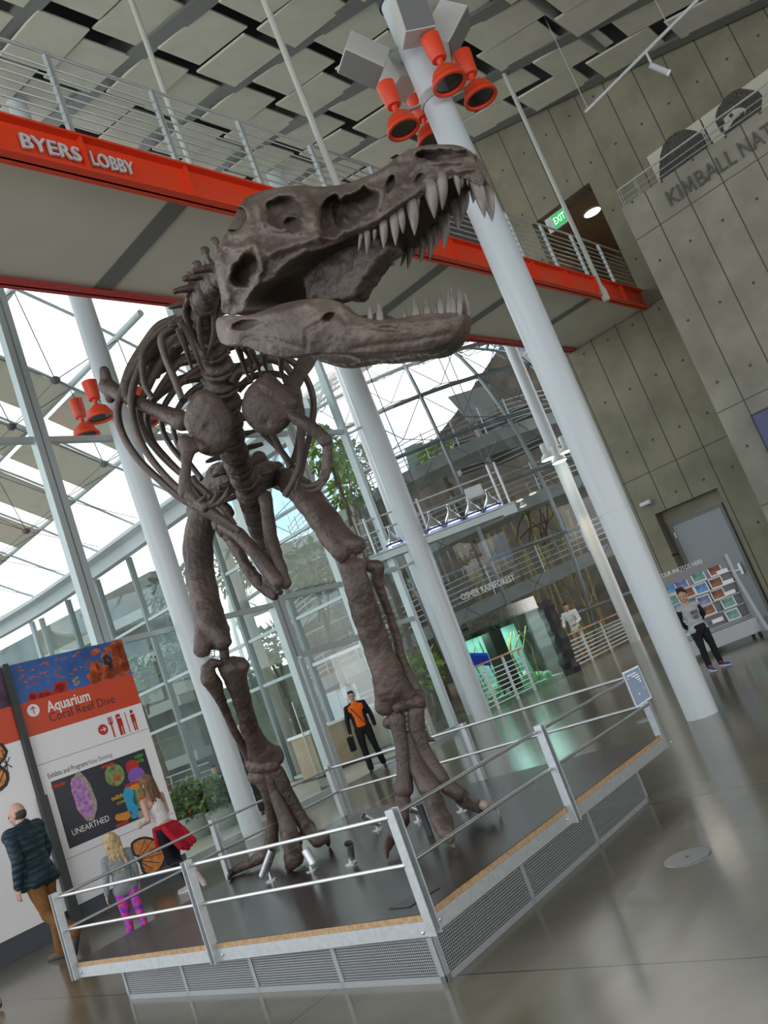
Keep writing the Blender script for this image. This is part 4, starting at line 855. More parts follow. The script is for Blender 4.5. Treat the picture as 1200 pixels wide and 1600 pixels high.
# terraces inside the dome
M['terrace'] = mat('terrace_band', (.30, .31, .30), .6, noise=(1.5, .15)); M['darkwood'] = mat('dark_timber', (.05, .04, .03), .8, noise=(1, .5)); M['bamboo'] = mat('bamboo_pole', (.36, .29, .10), .6, noise=(5, .3))
for z, r, a0, a1 in ((2.9, 8.6, -75, 80), (5.6, 8.0, -80, 60), (8.4, 7.0, -70, 50)):
    t = thing('dome_terrace', 'curved ramp floor with railing %s inside the glass dome' % {2.9: 'at the lowest level', 5.6: 'at the middle level', 8.4: 'at the top level'}[z], 'ramp', DC*np.array([1, 1, 0])+ZV*z)
    az = np.radians(np.linspace(a0, a1, 26)); ring = []
    for a in az:
        o_, i_ = [np.array([math.sin(a)*q_, -math.cos(a)*q_, 0])+np.array([DC[0], DC[1], z+.6*math.sin(a)]) for q_ in (r, r-2.2)]; ring.append([i_-ZV*.45, o_-ZV*.45, o_, i_])
    MB().loft(ring).build('ramp_slab', M['terrace'], t); out_ = [rg[2] for rg in ring]
    b = MB()
    for k in range(5): b.tube([q+ZV*(.2+.19*k) for q in out_], .02, 5)
    b.build('railing_bars', M['rail_grey'], t)
    for q in out_[::2]: MB().tube([q, q+ZV*1.05], .025, 6).build('railing_post', M['rail_grey'], t)
# dark backdrop walls behind the dome
struct(MB().box(np.array([-8., 49, 0]), np.array([46., 0, 0]), np.array([0, .6, 0]), ZV*11).build('wall_back', M['darkwood']))
struct(MB().prism([np.array([x, 48.2, z]) for x, z in ((.5, 0), (38, 0), (38, 19), (16, 19), (10, 17.4), (6, 14.5), (.5, 11.2))], np.array([0, .6, 0])).build('wall_far', M['darkwood']))  # added dark sheet, outline shaped to where the dome turns from bright to dark
M['far_green'] = mat('far_planting', (.10, .12, .08), .9, noise=(.5, .5))
struct(MB().box(np.array([-46., 66, 0]), np.array([90., 0, 0]), np.array([0, .6, 0]), ZV*5.2).build('wall_backdrop', M['far_green']))  # added green backdrop that covers the bright sky gap at the horizon
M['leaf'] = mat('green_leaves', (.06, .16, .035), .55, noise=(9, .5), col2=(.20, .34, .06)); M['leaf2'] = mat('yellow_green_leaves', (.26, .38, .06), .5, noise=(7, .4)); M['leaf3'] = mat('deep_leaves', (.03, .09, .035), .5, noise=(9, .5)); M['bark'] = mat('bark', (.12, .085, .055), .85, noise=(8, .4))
def leaves(c, rad, n, size, seed, m, parent, name='foliage'):
    r = np.random.RandomState(seed); b = MB(); c = np.asarray(c, float); rad = np.asarray(rad if hasattr(rad, '__len__') else [rad]*3, float)
    for i in range(n):
        d = unit(r.normal(size=3)); q = c+d*rad*(r.uniform(.35, 1)**.6); t = unit(d+r.normal(size=3)*.7-ZV*.25); u, v, _ = frame(t); s = size*r.uniform(.6, 1.25); w_ = s*.32
        b.add([q, q+t*s*.5+u*w_+v*w_*.25, q+t*s, q+t*s*.5-u*w_+v*w_*.25], [(0, 1, 2, 3)])
    return b.build(name, m, parent)
def tree(base, h, rad, seed, label, m, cat='tree', group=None, n=320, size=.3):
    t = thing('tree' if cat == 'tree' else 'shrub', label, cat, base, group); base = np.asarray(base, float); r = np.random.RandomState(seed)
    b = MB(); top = base+ZV*h*.8+np.array([r.uniform(-.3, .3), 0, 0]); b.tube([base, base+ZV*h*.4+np.array([r.uniform(-.2, .2), 0, 0]), top], [.11, .08, .03], 8)
    b.build('trunk', M['bark'], t, True)
    for k in range(3):
        e = top+np.array([r.uniform(-1, 1)*rad*.8, r.uniform(-1, 1)*rad*.6, r.uniform(-.2, .5)*rad]); MB().tube([base+ZV*h*(.45+.12*k), e], [.05, .015], 6).build('branch', M['bark'], t)
    leaves(top, (rad, rad, rad*.8), n, size, seed, m, t); return t
def at(px, py, d): return P(px, py, d)
def ground(px, py, d): q = P(px, py, d); return np.array([q[0], q[1], 0.])
for i, (px, py, d, h, rad, m, lab) in enumerate(((505, 705, 25, 0, .8, 'leaf2', 'light green tree seen between the left arm and the far glass'), (560, 715, 30.5, 0, .8, 'leaf', 'leafy tree just right of the arm of the skeleton behind the glass'), (690, 715, 34, 0, .9, 'leaf2', 'bright yellow-green tree high inside the dome'), (545, 765, 27.5, 0, .7, 'leaf2', 'yellowish shrubby tree behind the thigh bone near the mullion'), (470, 890, 23, 0, .7, 'leaf', 'small tree seen between the legs beyond the court'), (420, 1010, 25, 0, .7, 'leaf', 'dark tree behind the court glass between the two shin bones'), (760, 985, 30.5, 0, .7, 'leaf3', 'tree with bare dark stems behind the aquarium tank'), (660, 1050, 23.5, 0, .6, 'leaf2', 'yellow-leaved plant behind the railing, left of the middle columns'), (660, 915, 33, 0, .8, 'leaf', 'green tree under the lowest ramp of the dome'))):
    q = at(px, py, d); g = np.array([q[0], q[1], 0.]); hh = max(1.0, q[2])/.8; tree(g, hh, rad, 20+i, lab, M[m], n=260, size=.34)
r = random.Random(5)
for i in range(26):
    px, d = r.uniform(600, 930), r.uniform(31, 35); g = ground(px, 980-.38*(px-800), d); h = r.uniform(4.5, 7.5); lean = np.array([r.uniform(-.5, .5), r.uniform(-.3, .3), 0])
    t = thing('bamboo_pole', 'tall thin yellow bamboo pole inside the dome', 'bamboo', g, 'bamboo poles in the dome'); MB().tube([g, g+lean*.5+ZV*h*.5, g+lean+ZV*h], .05, 6).build('cane', M['bamboo'], t, True)
# shapes at the upper dome level
M['grey_block'] = mat('grey_block', (.22, .22, .21), .7); M['louver'] = mat('louvre', (.07, .065, .06), .6); M['teal_glass'] = mat('teal_glass', (.25, .34, .33), .2)
def screenbox(name, label, cat, quad, depth, thick, m, slats=0):
    t = thing(name, label, cat, P(*quad[3], depth)); p = [P(x, y, depth) for x, y in quad]; n = unit(np.cross(p[1]-p[0], p[3]-p[0])); n = n if n[1] > 0 else -n
    MB().prism(p, n*thick).build('body', m, t)
    if slats:
        for k in range(slats):
            v = (k+.5)/slats; a, e = p[0]+(p[3]-p[0])*v, p[1]+(p[2]-p[1])*v; MB().box(a-n*.06-ZV*.04, e-a, n*.06, ZV*.07).build('slat', M['grey_block'], t)
    return t
screenbox('louvre_box', 'dark slatted louvre box at the upper level of the dome', 'louvre', [(708, 690), (745, 680), (762, 728), (722, 742)], 38, 2, M['louver'], 8)
screenbox('louvre_box', 'big dark slatted enclosure inside the dome near the far columns', 'louvre', [(745, 660), (830, 625), (862, 690), (775, 730)], 39, 2, M['louver'], 9)
screenbox('glass_tank', 'pale teal glass tank on the upper ramp of the dome', 'tank', [(632, 700), (660, 690), (680, 745), (645, 760)], 35, 1, M['teal_glass'])
screenbox('fabric_screen', 'pale grey hanging screen high in the dome', 'screen', [(700, 620), (765, 600), (778, 650), (735, 660)], 40, .2, M['grey_block'])
tw = thing('bird_nest_sculpture', 'tangled brown twig sculpture inside the dome beside the lamp rig', 'sculpture', P(835, 830, 30)); M['rust'] = mat('rusty_twig', (.16, .09, .05), .7)
for i in range(9): a = P(835+r.uniform(-28, 28), 845+r.uniform(-8, 12), 30); e = P(835+r.uniform(-34, 34), 790+r.uniform(-20, 30), 30.3); MB().tube([a, (a+e)/2+np.array([r.uniform(-.3, .3), 0, .1]), e], .035, 5).build('twig', M['rust'], tw)
# hanging disc lamps of the court
for i, (px, py, d, col, lab) in enumerate(((403, 958, 24, (.75, .66, .36), 'pale yellow hanging disc below the pelvis of the skeleton'), (461, 931, 26, (.75, .66, .36), 'pale yellow hanging disc beside the blue one'), (490, 919, 27, (.35, .55, .68), 'pale blue hanging disc beyond the glass'), (507, 908, 28, (.75, .66, .36), 'small yellow hanging disc touching the blue one'))):
    q = P(px, py, d); t = thing('hanging_disc', lab, 'hanging disc', q); MB().lathe(q, ZV, [(.38, -.02), (.40, 0), (.38, .02)], 28).build('disc', mat('disc_paint', col, .5), t); MB().tube([q, np.array([q[0], q[1], zcan(*wc(q)[:2])])], .006, 5).build('wire', M['cable'], t)
# ------------------------------------------------------------------ aquarium tank, railings
TA, TB = fl(742, 1116), fl(884, 1057); TA = TA+(TB-TA)*.24; td = unit(TB-TA); tn = np.cross(ZV, td); tn = tn if tn[1] > 0 else -tn; TL = np.linalg.norm(TB-TA); HT = upat(852, 935, TB-td*.5)[2]
tk = thing('aquarium_tank', 'large teal aquarium tank with corals behind white barred railing', 'aquarium', (TA+TB)/2)
M['water'] = glassy('tank_acrylic', (.72, .88, .85), .05, .02); M['teal'] = mat('tank_back', (.10, .27, .25), .6, noise=(1.3, .6), col2=(.34, .56, .50)); M['coral'] = mat('coral_white', (.62, .66, .55), .7, noise=(6, .5), col2=(.16, .40, .16)); M['acrylic_edge'] = glassy('acrylic_edge', (.86, .88, .87), .25, .1)
MB().box(TA, td*TL, tn*.02, ZV*(HT-.12)).build('front_pane', M['water'], tk)
MB().box(TA+tn*1.6, td*TL, tn*.05, ZV*(HT-.3)).build('back_panel', M['teal'], tk); MB().box(TA-td*.0, td*.02, tn*1.6, ZV*(HT-.12)).build('end_pane', M['water'], tk)
MB().box(TA+tn*.02, td*TL, tn*1.55, ZV*.12).build('sand_bed', M['coral'], tk)
b = MB(); b.box(TA-tn*.04+ZV*(HT-.16), td*TL, tn*1.7, ZV*.05); b.build('rim', M['acrylic_edge'], tk); b = MB(); b.box(TA-tn*.02+ZV*(HT-.12), td*TL, tn*.03, ZV*.3); b.build('guard_glass', M['acrylic_edge'], tk)
for i in range(16): MB().ball(TA+td*r.uniform(.2, TL-.2)+tn*r.uniform(.2, 1.2)+ZV*r.uniform(.12, .35), (r.uniform(.08, .25), r.uniform(.08, .2), r.uniform(.08, .3)), 9, 6).build('coral', M['coral'], tk, True)
lt = bpy.data.lights.new('tank_light', 'AREA'); lt.energy = 34; lt.color = (.85, 1, .95); lt.shape = 'RECTANGLE'; lt.size = TL*.8; lt.size_y = 1.; lq = bpy.data.objects.new('tank_light', lt); COL.objects.link(lq); lq.location = tuple(TA+td*TL/2+tn*.8+ZV*(HT-.2)); lq.rotation_euler = (0, 0, math.atan2(td[1], td[0]))
b = MB()
for i in range(14): q = TA+td*r.uniform(.2, TL-.2)+tn*r.uniform(.4, 1.3); b.tube([q+ZV*.1, q+ZV*1.+td*r.uniform(-.2, .2), q+ZV*r.uniform(1.2, HT-.4)+td*r.uniform(-.4, .4)], .02, 5)
b.build('roots', M['bamboo'], tk); MB().box(TA+td*.55+tn*.1, td*.35, tn*.5, ZV*(HT-.3)).build('rock_post', M['darkwood'], tk)
rk = thing('rock_pillar', 'black rock pillar at the end of the aquarium tank', 'pillar', TB); b = MB(); pts = []
for z in np.linspace(0, HT-.05, 14): pts.append([TB+td*(dx+r.uniform(-.04, .04))+tn*(dy+r.uniform(-.04, .04))+ZV*z for dx, dy in ((.07, -.12), (.22, -.15), (.42, -.1), (.42, 1.0), (.07, 1.0))])
b.loft(pts); b.build('rock', mat('black_rock', (.022, .022, .024), .6, bump=(14, 1.)), rk)
M['wood_cap'] = mat('wood_handrail', (.40, .17, .055), .4, noise=(6, .25)); M['rail_white'] = mat('rail_white', (.66, .68, .68), .35, metal=.3)
RA, RB = fl(893, 1050), fl(985, 1002); h1 = upat(985, 952, RB)[2]
RR = [RA+(RB-RA)*k for k in (0, .33, .66, 1.)]; railing('barrier_railing', 'white barred railing with orange wooden handrail beside the rock pillar', 'railing', [RA, RB], h1, 7, RR, M['rail_white'], None, .014, .02, M['wood_cap'], .16)['group'] = 'wood capped railings'
RA, RB = fl(778, 1108), fl(838, 1078); h1 = upat(815, 1014, RB-(RB-RA)*.35)[2]; RA = RA-(RB-RA)*.5
railing('barrier_railing', 'white barred railing with dark wooden handrail in front of the aquarium', 'wood capped railings', [RA, RB], h1, 8, [RA+(RB-RA)*k for k in (.02, .35, .68, .98)], M['rail_white'], None, .013, .02, M['wood_cap'], .12)
RA, RB = fl(585, 1172), fl(735, 1128); RA, RB = RA+CV*1.2, RB+CV*1.2
railing('barrier_railing', 'white barred railing between the forward leg and the middle column', 'wood capped railings', [RA, RB], 1.3, 9, [RA+(RB-RA)*k for k in (.02, .3, .6, .98)], M['rail_white'], None, .013, .02, M['wood_cap'], .12)
bl = thing('blue_box_sign', 'small bright blue box on a post beside the aquarium railing', 'sign', fl(752, 1112)); q = P(750, 1030, 20.6); M['blue'] = mat('bright_blue', (.012, .06, .55), .4)
MB().cbox(q, C_R, ZV*.7-C_F*.5, np.cross(C_R, ZV*.7-C_F*.5), .46, .34, .10).build('panel', M['blue'], bl, bevel=.01); MB().tube([np.array([q[0], q[1], 0]), q-ZV*.05], .03, 8).build('post', M['dark'], bl)
# lettering on the dome glass
lg = thing('lettering_sign', 'white letters reading OSHER RAINFOREST above the aquarium', 'sign', P(722, 938, 26.0)); a = P(722, 938, 26.0); e = P(806, 907, 26.0); e[2] = a[2]
lettering('OSHER RAINFOREST', a, e-a, ZV, .19, M['ink_white'], lg, .008, 'letter', np.linalg.norm(e-a), True, .012)
# ------------------------------------------------------------------ suspended lamp rig
rg = thing('lamp_rig', 'suspended grey beam with bell lamps hanging in front of the dome', 'lamp rig', P(740, 830, 19)); LD = 19.
A0, A1 = P(585, 893, LD), P(805, 793, LD); A0[2] = A1[2]; ad = unit(A1-A0); an = np.cross(ZV, ad)
b = MB(); b.cbox((A0+A1)/2, ad, an, ZV, np.linalg.norm(A1-A0), .30, .16); b.cbox((A0+A1)/2+ZV*.1, ad, an, ZV, np.linalg.norm(A1-A0), .36, .04); b.build('beam', M['mullion'], rg, bevel=.01)
b = MB(); b.cbox(A1-ad*.16, ad, an, ZV, .34, .34, .26); b.build('end_block', M['mullion'], rg, bevel=.01)
for k, up_ in ((.12, .75), (.30, .75)): pass
for z in (.62, .92): MB().tube([A0+ZV*z, A1-ad*.1+ZV*z], .022, 8).build('rail', M['steel'], rg, True)
for s in (.05, .42, .93, .98): MB().tube([A0+(A1-A0)*s, A0+(A1-A0)*s+ZV*(1.0 if s < .9 else 1.15)], .03, 8).build('upright', M['steel'], rg, True)
for s, dx in ((.45, -.15), (.93, -.2), (.97, .0)): q = A0+(A1-A0)*s; MB().tube([q+ZV*1., q+ZV*(zceil(9)-q[2]-1.2)+ad*dx-CV*0], .012, 5).build('hanger_cable', M['cable'], rg)
M['bell_glass'] = mat('bell_reflector', (.70, .72, .74), .12, metal=.85); M['bulb'] = mat('lamp_face', (.9, .92, 1), .3, emit=((.85, .9, 1), 2.2)); M['filter'] = mat('blue_filter', (.03, .05, .22), .2)
for i, (px, py) in enumerate(((616, 850), (679, 826), (709, 815), (740, 802), (768, 787))):
    q = A0+ad*((P(px, py, LD)-A0) @ ad)+ZV*.20-an*.02; t = thing('bell_lamp', 'silver bell lamp, %s along the suspended rig' % ('first at the far end', 'second', 'third', 'fourth', 'fifth and last')[i], 'lamp', q, 'bell lamps of the suspended rig')
    MB().lathe(q, ZV, [(.19, .0), (.20, .02), (.17, .10), (.10, .19), (.05, .25), (.035, .30), (.04, .36), (.025, .40)], 22, False).build('bell_shade', M['bell_glass'], t, True); MB().lathe(q, ZV, [(.18, .0), (.18, .006)], 20).build('lamp_face', M['bulb'], t); MB().lathe(q, ZV, [(.203, -.03), (.203, .02)], 22, False).build('filter_rim', M['filter'], t)
q = P(741, 769, LD-.1); t = thing('control_box', 'pale grey box mounted on the rail above the bell lamps', 'box', q); MB().cbox(q, ad, an, ZV, .40, .16, .26).build('case', M['speaker'], t, bevel=.02); MB().cbox(q-an*.09, ad, an, ZV, .34, .01, .2).build('cover', M['white_paint'], t)
# small lamps on the far column
fc = X(23.61, 11.79, 0); zc_ = upat(862, 712, fc)[2]
for i, (px, py, lab) in enumerate(((855, 712, 'white bell lamp standing out from the slender far column'), (872, 716, 'white bell lamp against the slender far column'), (884, 700, 'white bell lamp half behind the slender far column'))):
    q = P(px, py, 25.0-.3*(i == 2)*-1-.35*(i == 1)); t = thing('column_lamp', lab, 'lamp', q, 'lamps on the far column')
    MB().lathe(q, ZV, [(.22, -.12), (.23, -.10), (.19, .0), (.10, .08), (.11, .10), (.11, .36), (.09, .38)], 20, False).build('bell_shade', M['white_paint'], t, True); MB().lathe(q, ZV, [(.2, -.11), (.2, -.105)], 18).build('lamp_face', M['lamp_on'], t); dd = np.array([fc[0]-q[0], fc[1]-q[1], 0]); MB().tube([q+ZV*.2, q+ZV*.2+dd], .03, 6).build('bracket_arm', M['rail_grey'], t)
ld = bpy.data.lights.new('column_lamp_light', 'SPOT'); ld.energy = 100; ld.color = (1, .72, .42); ld.spot_size = 1.7; ld.shadow_soft_size = .15
lo = bpy.data.objects.new('column_lamp_light', ld); COL.objects.link(lo); lo.location = tuple(P(872, 716, 24.3)-ZV*.15)
# ------------------------------------------------------------------ directory wall with printed panels
SCW = 11.60
def son(x, y, off=0.): return onc(x, y, SCW-off)
M['orange_print'] = mat('orange_print', (.70, .075, .025), .4); M['blue_print'] = mat('blue_print', (.035, .13, .42), .4, noise=(1.2, .4)); M['coral_print'] = mat('coral_print', (.42, .07, .02), .5, noise=(9, .6), col2=(.72, .16, .05)); M['red_print'] = mat('red_print', (.55, .03, .02), .5)
M['ink'] = mat('dark_ink', (.035, .03, .035), .5); M['ink_soft'] = mat('grey_ink', (.30, .31, .36), .5); M['poster'] = mat('poster_dark', (.028, .034, .048), .35); M['purple'] = mat('geode_purple', (.30, .09, .38), .5, noise=(18, .6), col2=(.66, .38, .72)); M['tan'] = mat('geode_rind', (.42, .36, .30), .6, noise=(25, .3))
M['cyan'] = mat('cyan_print', (.03, .40, .68), .4); M['yellow'] = mat('yellow_print', (.72, .48, .04), .4); M['lime'] = mat('lime_print', (.18, .62, .05), .4); M['violet'] = mat('violet_print', (.26, .12, .55), .4); M['amber'] = mat('amber_print', (.78, .30, .03), .4); M['butterfly'] = mat('butterfly_orange', (.72, .26, .06), .45, noise=(12, .25)); M['greenpic'] = mat('green_print', (.22, .30, .12), .5, noise=(14, .6)); M['purple_dark'] = mat('purple_dark_print', (.10, .05, .10), .5, noise=(4, .6)); M['slate'] = mat('slate_base', (.075, .09, .115), .5)
dw = thing('directory_wall', 'white directory wall panel with coral photo, orange Aquarium band and dark poster', 'directory sign', X(6.2, SCW, 0))
W0, W1 = wc(son(8, 1042))[0], wc(son(190, 1000))[0]; ZTOP = 3.58
MB().wbox(W0+.02, W1, SCW, SCW+.16, .26, ZTOP).build('panel_board', M['white'], dw); MB().wbox(W0+.02, W1-.02, SCW+.02, SCW+.16, 0, .26).build('plinth', M['slate'], dw)
def quadpx(pts, m, off, name, parent=None): 
    return MB().prism([son(x, y, off) for x, y in pts], -CV*.0012).build(name, m, parent or dw)
def zrow(y0, x0): return wc(son(x0, y0))[2]
def band(w0, w1, z0, z1, m, off, name, parent): return MB().wbox(w0, w1, SCW-off-.0012, SCW-off, z0, z1).build(name, m, parent)
zA, zB = zrow(1101, 27), zrow(1153, 42)
def blob(cx, cz, rw, rz, m, off, name, parent, n=14, jag=.0, rot=0., seed=0):
    r_ = random.Random(seed); ps = []
    for k in range(n):
        a = 2*math.pi*k/n; j = 1+r_.uniform(-jag, jag); dx, dz = rw*math.cos(a)*j, rz*math.sin(a)*j
        ps.append(X(cx+dx*math.cos(rot)-dz*math.sin(rot), SCW-off, cz+dx*math.sin(rot)+dz*math.cos(rot)))
    return MB().prism(ps, -CV*.0012).build(name, m, parent)
def multi(blobs, m, off, name, parent):
    b = MB()
    for (cx, cz, rw, rz, rot, jag, sd) in blobs:
        r_ = random.Random(sd); ps = []
        for k in range(10):
            a = 2*math.pi*k/10; j = 1+r_.uniform(-jag, jag); dx, dz = rw*math.cos(a)*j, rz*math.sin(a)*j
            ps.append(X(min(W1-.005, max(W0+.03, cx+dx*math.cos(rot)-dz*math.sin(rot))), SCW-off, min(ZTOP-.002, max(zA, cz+dx*math.sin(rot)+dz*math.cos(rot)))))
        b.prism(ps, -CV*.0008)
    return b.build(name, m, parent)
band(W0+.02, W1, zA, ZTOP, M['blue_print'], .001, 'reef_photo', dw); band(W0+.02, W1, zB, zA, M['orange_print'], .001, 'orange_band', dw)
rq = random.Random(9)
multi([(W1-rq.uniform(.0, .62)*(1 if i > 8 else .5), zA+rq.uniform(.02, ZTOP-zA-.04)*(1), rq.uniform(.05, .14), rq.uniform(.04, .10), rq.uniform(0, 3), .35, i) for i in range(34)], M['coral_print'], .0025, 'reef_coral', dw)
multi([(W1-rq.uniform(.05, .5), zA+rq.uniform(.1, ZTOP-zA-.1), rq.uniform(.02, .05), rq.uniform(.03, .06), rq.uniform(0, 3), .4, i) for i in range(7)], M['ink'], .0035, 'reef_shadow', dw)
multi([(W0+.1+rq.uniform(.0, .6), zA+rq.uniform(0, .12), rq.uniform(.05, .10), rq.uniform(.05, .1), 0, .35, i) for i in range(9)], M['red_print'], .0025, 'reef_coral', dw)
multi([(W0+rq.uniform(.15, 1.25), zA+rq.uniform(.2, ZTOP-zA-.05), rq.uniform(.018, .04), rq.uniform(.008, .014), rq.uniform(-.4, .4), .15, i) for i in range(46)], M['coral_print'], .003, 'reef_fish', dw)
multi([(W0+.93, zA+.07+.03*i, .05, .03, .4, .3, i) for i in range(3)], M['tan'], .003, 'reef_coral', dw)
def words(s, p0, p1, hpx, m, off=.002, parent=None, bold=0.):
    a, e = son(*p0, off), son(*p1, off); e[2] = a[2]; h = hpx*12/F_PX*.98
    lettering(s, a, WV, ZV, h, m, parent or dw, .0006, 'lettering', (e-a) @ WV, False, bold)
words('Aquarium', (75, 1113), (141, 1090), 17, M['white'], .0025, None, .02); words('Coral Reef Dive', (79, 1128), (180, 1097), 14, M['ink'], .0025)
a = wc(son(52, 1110)); blob(a[0], a[2], .088, .088, M['white'], .0025, 'arrow_disc', dw, 24)
def arrow(cw, cz, s, rot, m, off, parent):
    b = MB()
    for (x0, z0, x1, z1) in ((0, -.6, 0, .6), (0, .6, -.42, .15), (0, .6, .42, .15)):
        c_, s_ = math.cos(rot), math.sin(rot); A_ = X(cw+(x0*c_-z0*s_)*s, SCW-off, cz+(x0*s_+z0*c_)*s); B_ = X(cw+(x1*c_-z1*s_)*s, SCW-off, cz+(x1*s_+z1*c_)*s); d = unit(B_-A_); n = np.cross(d, CV); b.box(A_-n*s*.09, B_-A_, n*s*.18, -CV*.001)
    b.build('arrow', m, parent)
arrow(a[0], a[2], .085, 0, M['orange_print'], .004, dw)
a = wc(son(161, 1140)); blob(a[0], a[2], .078, .078, M['red_print'], .0025, 'arrow_disc', dw, 24); arrow(a[0], a[2], .07, -math.pi/2, M['white'], .004, dw)
a = wc(son(180, 1134)); b = MB()
for dx in (-.055, .055): b.wbox(a[0]+dx-.012, a[0]+dx+.012, SCW-.004, SCW-.0025, a[2]-.16, a[2]+.15)
for dx in (-.085, -.025): b.wbox(a[0]+dx-.006, a[0]+dx+.006, SCW-.004, SCW-.0025, a[2]+.06, a[2]+.15)
b.wbox(a[0]-.09, a[0]-.02, SCW-.004, SCW-.0025, a[2]+.04, a[2]+.065); b.build('fork_knife_symbol', M['red_print'], dw)
a = wc(son(199, 1129)); b = MB()
for dx in (-.11, .11): b.wbox(a[0]+dx-.035, a[0]+dx+.035, SCW-.004, SCW-.0025, a[2]-.02, a[2]+.10); b.wbox(a[0]+dx-.03, a[0]+dx-.006, SCW-.004, SCW-.0025, a[2]-.15, a[2]-.02); b.wbox(a[0]+dx+.006, a[0]+dx+.03, SCW-.004, SCW-.0025, a[2]-.15, a[2]-.02); b.lathe(X(a[0]+dx, SCW-.0025, a[2]+.14), -CV, [(.028, 0), (.028, .0015)], 14)
b.wbox(a[0]-.006, a[0]+.006, SCW-.004, SCW-.0025, a[2]-.15, a[2]+.16); b.build('restroom_symbol', M['red_print'], dw)
words('Exhibits and Programs', (76, 1217), (138, 1196), 8, M['ink'], .002); words('Now Showing', (140, 1195), (176, 1183), 8, M['ink_soft'], .002)
pw0, pz1, pw1, pz0 = wc(son(79, 1222))[0], wc(son(79, 1222))[2], wc(son(226, 1172))[0], wc(son(110, 1326))[2]
band(pw0, pw1, pz0, pz1, M['poster'], .002, 'poster', dw)
def sp(x, y): q = wc(son(x, y)); return q[0], q[2]
a = sp(129, 1245); blob(a[0]+.02, a[1], .15, .35, M['tan'], .0035, 'geode_print', dw, 18, .10, .06, 3); blob(a[0]-.01, a[1], .12, .31, M['purple'], .0048, 'geode_print', dw, 18, .09, .05, 4)
words('UNEARTHED', (114, 1306), (172, 1284), 9, M['white'], .0035); words('MINERALS', (128, 1292), (155, 1283), 4, M['violet'], .0035) if False else None
a = sp(179, 1211); blob(a[0], a[1], .15, .16, M['greenpic'], .0035, 'round_print', dw, 22); blob(a[0]+.01, a[1]-.05, .06, .05, M['coral_print'], .0048, 'round_print', dw, 10, .3)
a = sp(207, 1200); blob(a[0], a[1], .10, .13, M['red_print'], .0035, 'parrot_print', dw, 12, .2, .3); a = sp(213, 1212); blob(a[0], a[1], .14, .12, M['violet'], .0048, 'round_print', dw, 18); a = sp(214, 1225); blob(a[0]+.03, a[1], .16, .07, M['amber'], .0055, 'beak_print', dw, 12, .1, .2)
a = sp(205, 1254); blob(a[0], a[1], .10, .22, M['cyan'], .0035, 'jellyfish_print', dw, 12, .15, .0, 5); a = sp(193, 1275); blob(a[0], a[1], .12, .065, M['amber'], .0035, 'fish_print', dw, 10, .3, -.1, 2); a = sp(222, 1246); blob(a[0], a[1], .16, .17, M['greenpic'], .0035, 'reef_print', dw, 8, .1); blob(a[0], a[1]-.02, .07, .07, M['coral_print'], .0048, 'reef_print', dw, 10, .3); a = sp(228, 1268); blob(a[0], a[1], .15, .07, M['tan'], .0048, 'reef_print', dw, 10, .3)
words('twilight', (175, 1252), (195, 1244), 7, M['yellow'], .0035, None, .02); words('zone', (183, 1258), (196, 1253), 6, M['yellow'], .0035); words('color', (211, 1186), (224, 1181), 7, M['lime'], .0035); words('of life', (214, 1193), (225, 1188), 6, M['lime'], .0035)
for (x, y) in ((91, 1227), (168, 1196), (205, 1225), (191, 1287)): a = sp(x, y); band(a[0]-.10, a[0]+.10, a[1]-.02, a[1]+.02, M['red_print'], .006, 'red_tag', dw)
# monarch butterfly prints
def monarch(cw, cz, s, parent, flip=1):
    for (dx, dz, rw, rz, ro, sd) in ((.0, .22, .42, .26, -.35*flip, 1), (.12*flip, -.20, .40, .34, .4*flip, 2)):
        blob(cw+dx*s, cz+dz*s, rw*s*1.12, rz*s*1.14, M['ink'], .0026, 'butterfly_wing_edge', parent, 16, .06, ro, sd); blob(cw+dx*s, cz+dz*s, rw*s*.92, rz*s*.88, M['butterfly'], .0038, 'butterfly_wing', parent, 16, .06, ro, sd)
    b = MB()
    for k in range(7): 
        an = -2.2+k*.62; A_ = X(cw-.34*s*flip, SCW-.0052, cz-.02*s); B_ = X(cw+math.cos(an)*.42*s+.05*s, SCW-.0052, cz+math.sin(an)*.42*s); d = unit(B_-A_); n = np.cross(d, CV); b.box(A_-n*.012*s, B_-A_, n*.024*s, -CV*.0008)
    b.build('butterfly_veins', M['ink'], parent)
a = sp(230, 1336); monarch(a[0], a[1], .50, dw)
for z in (zrow(1180, 150), zrow(1362, 112), zrow(1290, 60)): pass
for (x, y) in ((100, 1345), (72, 1192)): q = sp(x, y); MB().wbox(W0+.03, W1-.01, SCW-.0016, SCW, q[1]-.004, q[1]+.004).build('board_joint', M['ink_soft'], dw)
# second panel to the left and the dark post between them
dl2 = thing('directory_wall', 'white directory panel at the picture edge with part of a butterfly', 'directory sign', X(4.4, SCW, 0))
MB().wbox(2.6, W0-.07, SCW, SCW+.16, .26, ZTOP).build('panel_board', M['white'], dl2); MB().wbox(2.6, W0-.09, SCW+.02, SCW+.16, 0, .26).build('plinth', M['slate'], dl2)
band(2.6, W0-.07, zA, ZTOP, M['purple_dark'], .001, 'dark_photo', dl2); band(2.6, W0-.07, zB, zA, M['orange_print'], .001, 'orange_band', dl2)
a = sp(2, 1195); monarch(a[0]-.12, a[1], .55, dl2, -1)
pt = thing('panel_post', 'dark steel post between the two white directory panels', 'post', X(W0-.025, SCW, 0)); MB().wbox(W0-.065, W0+.015, SCW-.08, SCW+.1, 0, ZTOP+.02).build('post', M['dark'], pt); MB().wbox(W0-.085, W0+.035, SCW-.10, SCW-.02, 0, 1.75).build('sleeve', M['dark'], pt)
